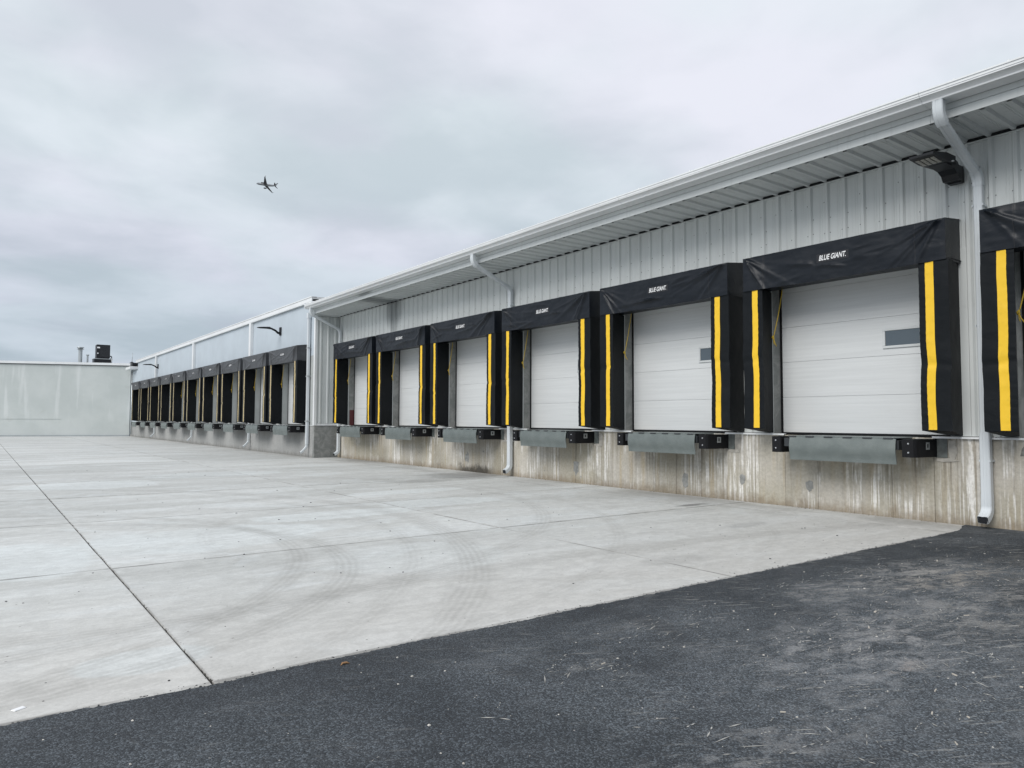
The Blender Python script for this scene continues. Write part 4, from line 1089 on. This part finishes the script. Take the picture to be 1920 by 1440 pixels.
build('parapet_trim', wbox(-1.2, 34, -.14, .4, 6.47, 6.68), M_trim, bw)
build('drip_line', wbox(-1.0, 34, -.10, -.02, 6.42, 6.468), M_steel, bw)
build('plinth', wbox(0, 34, -.05, -.002, 0, .12), M_galv, bw)
build('roof', wbox(-1.2, 34, .41, 14, 6.5, 6.66), M_roof, bw)
build('wall_ledge', wbox(5.6, 16, -.03, -.002, 1.55, 1.57), M_back, bw)
# small gutter box and pipe in the corner
t = empty('corner_gutter', (11.3, 73.2, 0), 'short white gutter with a black box above it in the far corner', 'gutter')
place('gutter', MB().bevbox(-.55, .3, -1.6, .6, 6.02, 6.26, .03).mesh('gutter', M_trim), t, (0, 0, 0))
place('black_box', MB().bevbox(-.30, .25, -1.3, -.2, 6.28, 6.62, .03).mesh('black_box', M_black), t, (0, 0, 0))
place('pipe', MB().tube([(-.12, -.3, 6.02), (-.12, -.3, 1.0), (-.12, -.3, .2)], .06, 8).mesh('pipe', M_galv, True), t, (0, 0, 0))
# roof equipment
def rpos(x, y=80.): return (x, y, 6.6)
t = empty('vent_stack', rpos(7.75), 'capped silver vent stack on the block building roof, the thicker of two', 'vent pipe')
place('pipe', MB().tube([(0, 0, 0), (0, 0, 1.60)], .17, 12).mesh('pipe', M_galv, 40), t, (0, 0, 0))
place('cap', MB().tube([(0, 0, 1.58), (0, 0, 1.66), (0, 0, 1.70), (0, 0, 1.80), (0, 0, 1.84)], [.20, .32, .18, .32, .30], 12).mesh('cap', M_galv, 40), t, (0, 0, 0))
t = empty('vent_pipe', rpos(8.36), 'thin silver vent pipe between the capped stack and the black roof unit', 'vent pipe')
place('pipe', MB().tube([(0, 0, 0), (0, 0, 1.08)], .075, 10).mesh('pipe', M_galv, 40), t, (0, 0, 0))
place('cap', MB().tube([(0, 0, 1.05), (0, 0, 1.15)], [.10, .15], 10).mesh('cap', M_galv, 40), t, (0, 0, 0))
t = empty('rooftop_unit', rpos(9.60), 'black boxy air conditioning unit on a black curb on the block building roof', 'air conditioner')
place('curb', MB().bevbox(-.76, .76, -.7, .7, 0, .74, .02).mesh('curb', M_black), t, (0, 0, 0))
place('curb_rim', MB().box(-.80, .80, -.74, .74, .74, .79).mesh('curb_rim', M_galv), t, (0, 0, 0))
place('cabinet', MB().bevbox(-.56, .60, -.5, .5, .86, 2.16, .02).mesh('cabinet', M_black), t, (0, 0, 0))
b = MB()
for k in range(14): b.box(-.26, .54, -.512, -.501, 1.02 + k * .075, 1.05 + k * .075)
place('coil_grille', b.mesh('coil_grille', M_steel), t, (0, 0, 0))
place('label', MB().box(-.52, -.28, -.508, -.501, 1.80, 1.93).box(-.50, -.40, -.508, -.501, 1.26, 1.36).mesh('label', M_white), t, (0, 0, 0))
place('pipe_loop', MB().tube([(.60, -.3, 1.1), (.74, -.35, 1.05), (.76, -.4, .9), (.66, -.42, .80)], .05, 8).mesh('pipe_loop', M_rubber, True), t, (0, 0, 0))
place('conduit', MB().tube([(.70, -.78, .0), (.70, -.78, .9)], .025, 6).mesh('conduit', M_galv, True), t, (0, 0, 0))
t = empty('roof_antenna', rpos(12.2), 'thin rod on a dark dome at the corner of the block building roof', 'antenna')
place('dome', MB().tube([(0, 0, .30), (0, 0, .50), (0, 0, .62), (0, 0, .68)], [.26, .24, .13, .02], 12).mesh('dome', M_black, True), t, (0, 0, 0))
place('rod', MB().tube([(0, 0, .6), (.04, 0, 1.55)], .022, 6).mesh('rod', M_galv, True), t, (0, 0, 0))
place('base', MB().tube([(0, 0, 0), (0, 0, .32)], .10, 8).mesh('base', M_galv, True), t, (0, 0, 0))

# ------------------------------------------------------------------ airliner
def cam_dir(px, py): return (R_ * ((px - 960) / 1350.5) - U_ * ((py - 720) / 1350.5) + F_)
dist = 1200.
ppos = Vector((0, 0, EYE)) + cam_dir(499, 346.5).normalized() * dist * cam_dir(499, 346.5).length
def c2w(v): return R_ * v[0] + U_ * v[1] - F_ * v[2]
nose = c2w((-.95, .20, -.24)).normalized(); span = c2w((-.08, .50, .73)); span = (span - nose * span.dot(nose)).normalized()
upv = nose.cross(span)
if upv.dot(c2w((.281, .768, -.576))) < 0: upv = -upv
pl = empty('airliner', ppos, 'small grey airliner climbing across the overcast sky', 'airplane')
pm = Matrix((nose, span, upv)).transposed().to_4x4(); pm.translation = ppos; pl.matrix_world = pm
fz = [(18.5, .15, -.3), (17.6, .9, -.2), (15.5, 1.7, 0), (12, 2.0, 0), (-6, 2.0, 0), (-12, 1.5, .4), (-17, .7, 1.0), (-19.5, .25, 1.3)]
vs = []; n = 14
for x, r, z in fz:
    for k in range(n): a = 2 * PI * k / n; vs.append((x, r * math.cos(a), z + r * math.sin(a)))
fs = [(i * n + k, i * n + (k + 1) % n, (i + 1) * n + (k + 1) % n, (i + 1) * n + k) for i in range(len(fz) - 1) for k in range(n)] + [tuple(range(n)), tuple(range((len(fz) - 1) * n, len(fz) * n))]
place('fuselage', MB().add(vs, fs).mesh('fuselage', M_plane, True), pl, (0, 0, 0))
def foil(root, tip, tr, tt):
    """root/tip: (x_lead, x_trail, y, z)"""
    b = MB(); v = []
    for (xl_, xt, y, z), th in ((root, tr), (tip, tt)):
        v += [(xl_, y, z), ((xl_ * .6 + xt * .4), y, z + th), (xt, y, z), ((xl_ * .6 + xt * .4), y, z - th)]
    return b.add(v, [(0, 1, 5, 4), (1, 2, 6, 5), (2, 3, 7, 6), (3, 0, 4, 7), (0, 3, 2, 1), (4, 5, 6, 7)])
for s_ in (1, -1):
    place('wing', foil((4.0, -3.4, s_ * 1.0, -1.2), (-3.6, -5.4, s_ * 17, .6), .5, .12).mesh('wing', M_plane_d), pl, (0, 0, 0))
    place('winglet', foil((-3.6, -5.4, s_ * 17, .6), (-5.0, -6.0, s_ * 17.6, 2.6), .1, .05).mesh('winglet', M_plane_d), pl, (0, 0, 0))
    place('engine', MB().tube([(5.4, s_ * 5.7, -2.5), (4.6, s_ * 5.7, -2.5), (1.6, s_ * 5.7, -2.4), (.6, s_ * 5.7, -2.3)], [.95, 1.15, 1.0, .6], 12).mesh('engine', M_plane_d, True), pl, (0, 0, 0))
    place('tailplane', foil((-14.2, -17.4, s_ * .5, 1.0), (-17.4, -18.9, s_ * 6.2, 1.6), .25, .08).mesh('tailplane', M_plane_d), pl, (0, 0, 0))
b = MB(); v = []
for (xl_, xt, z), th in (((-12.0, -17.6, 1.6), .3), ((-17.2, -19.3, 7.6), .1)):
    v += [(xl_, 0, z), ((xl_ + xt) / 2, th, z), (xt, 0, z), ((xl_ + xt) / 2, -th, z)]
b.add(v, [(0, 1, 5, 4), (1, 2, 6, 5), (2, 3, 7, 6), (3, 0, 4, 7), (0, 3, 2, 1), (4, 5, 6, 7)])
place('tail_fin', b.mesh('tail_fin', M_plane_d), pl, (0, 0, 0))
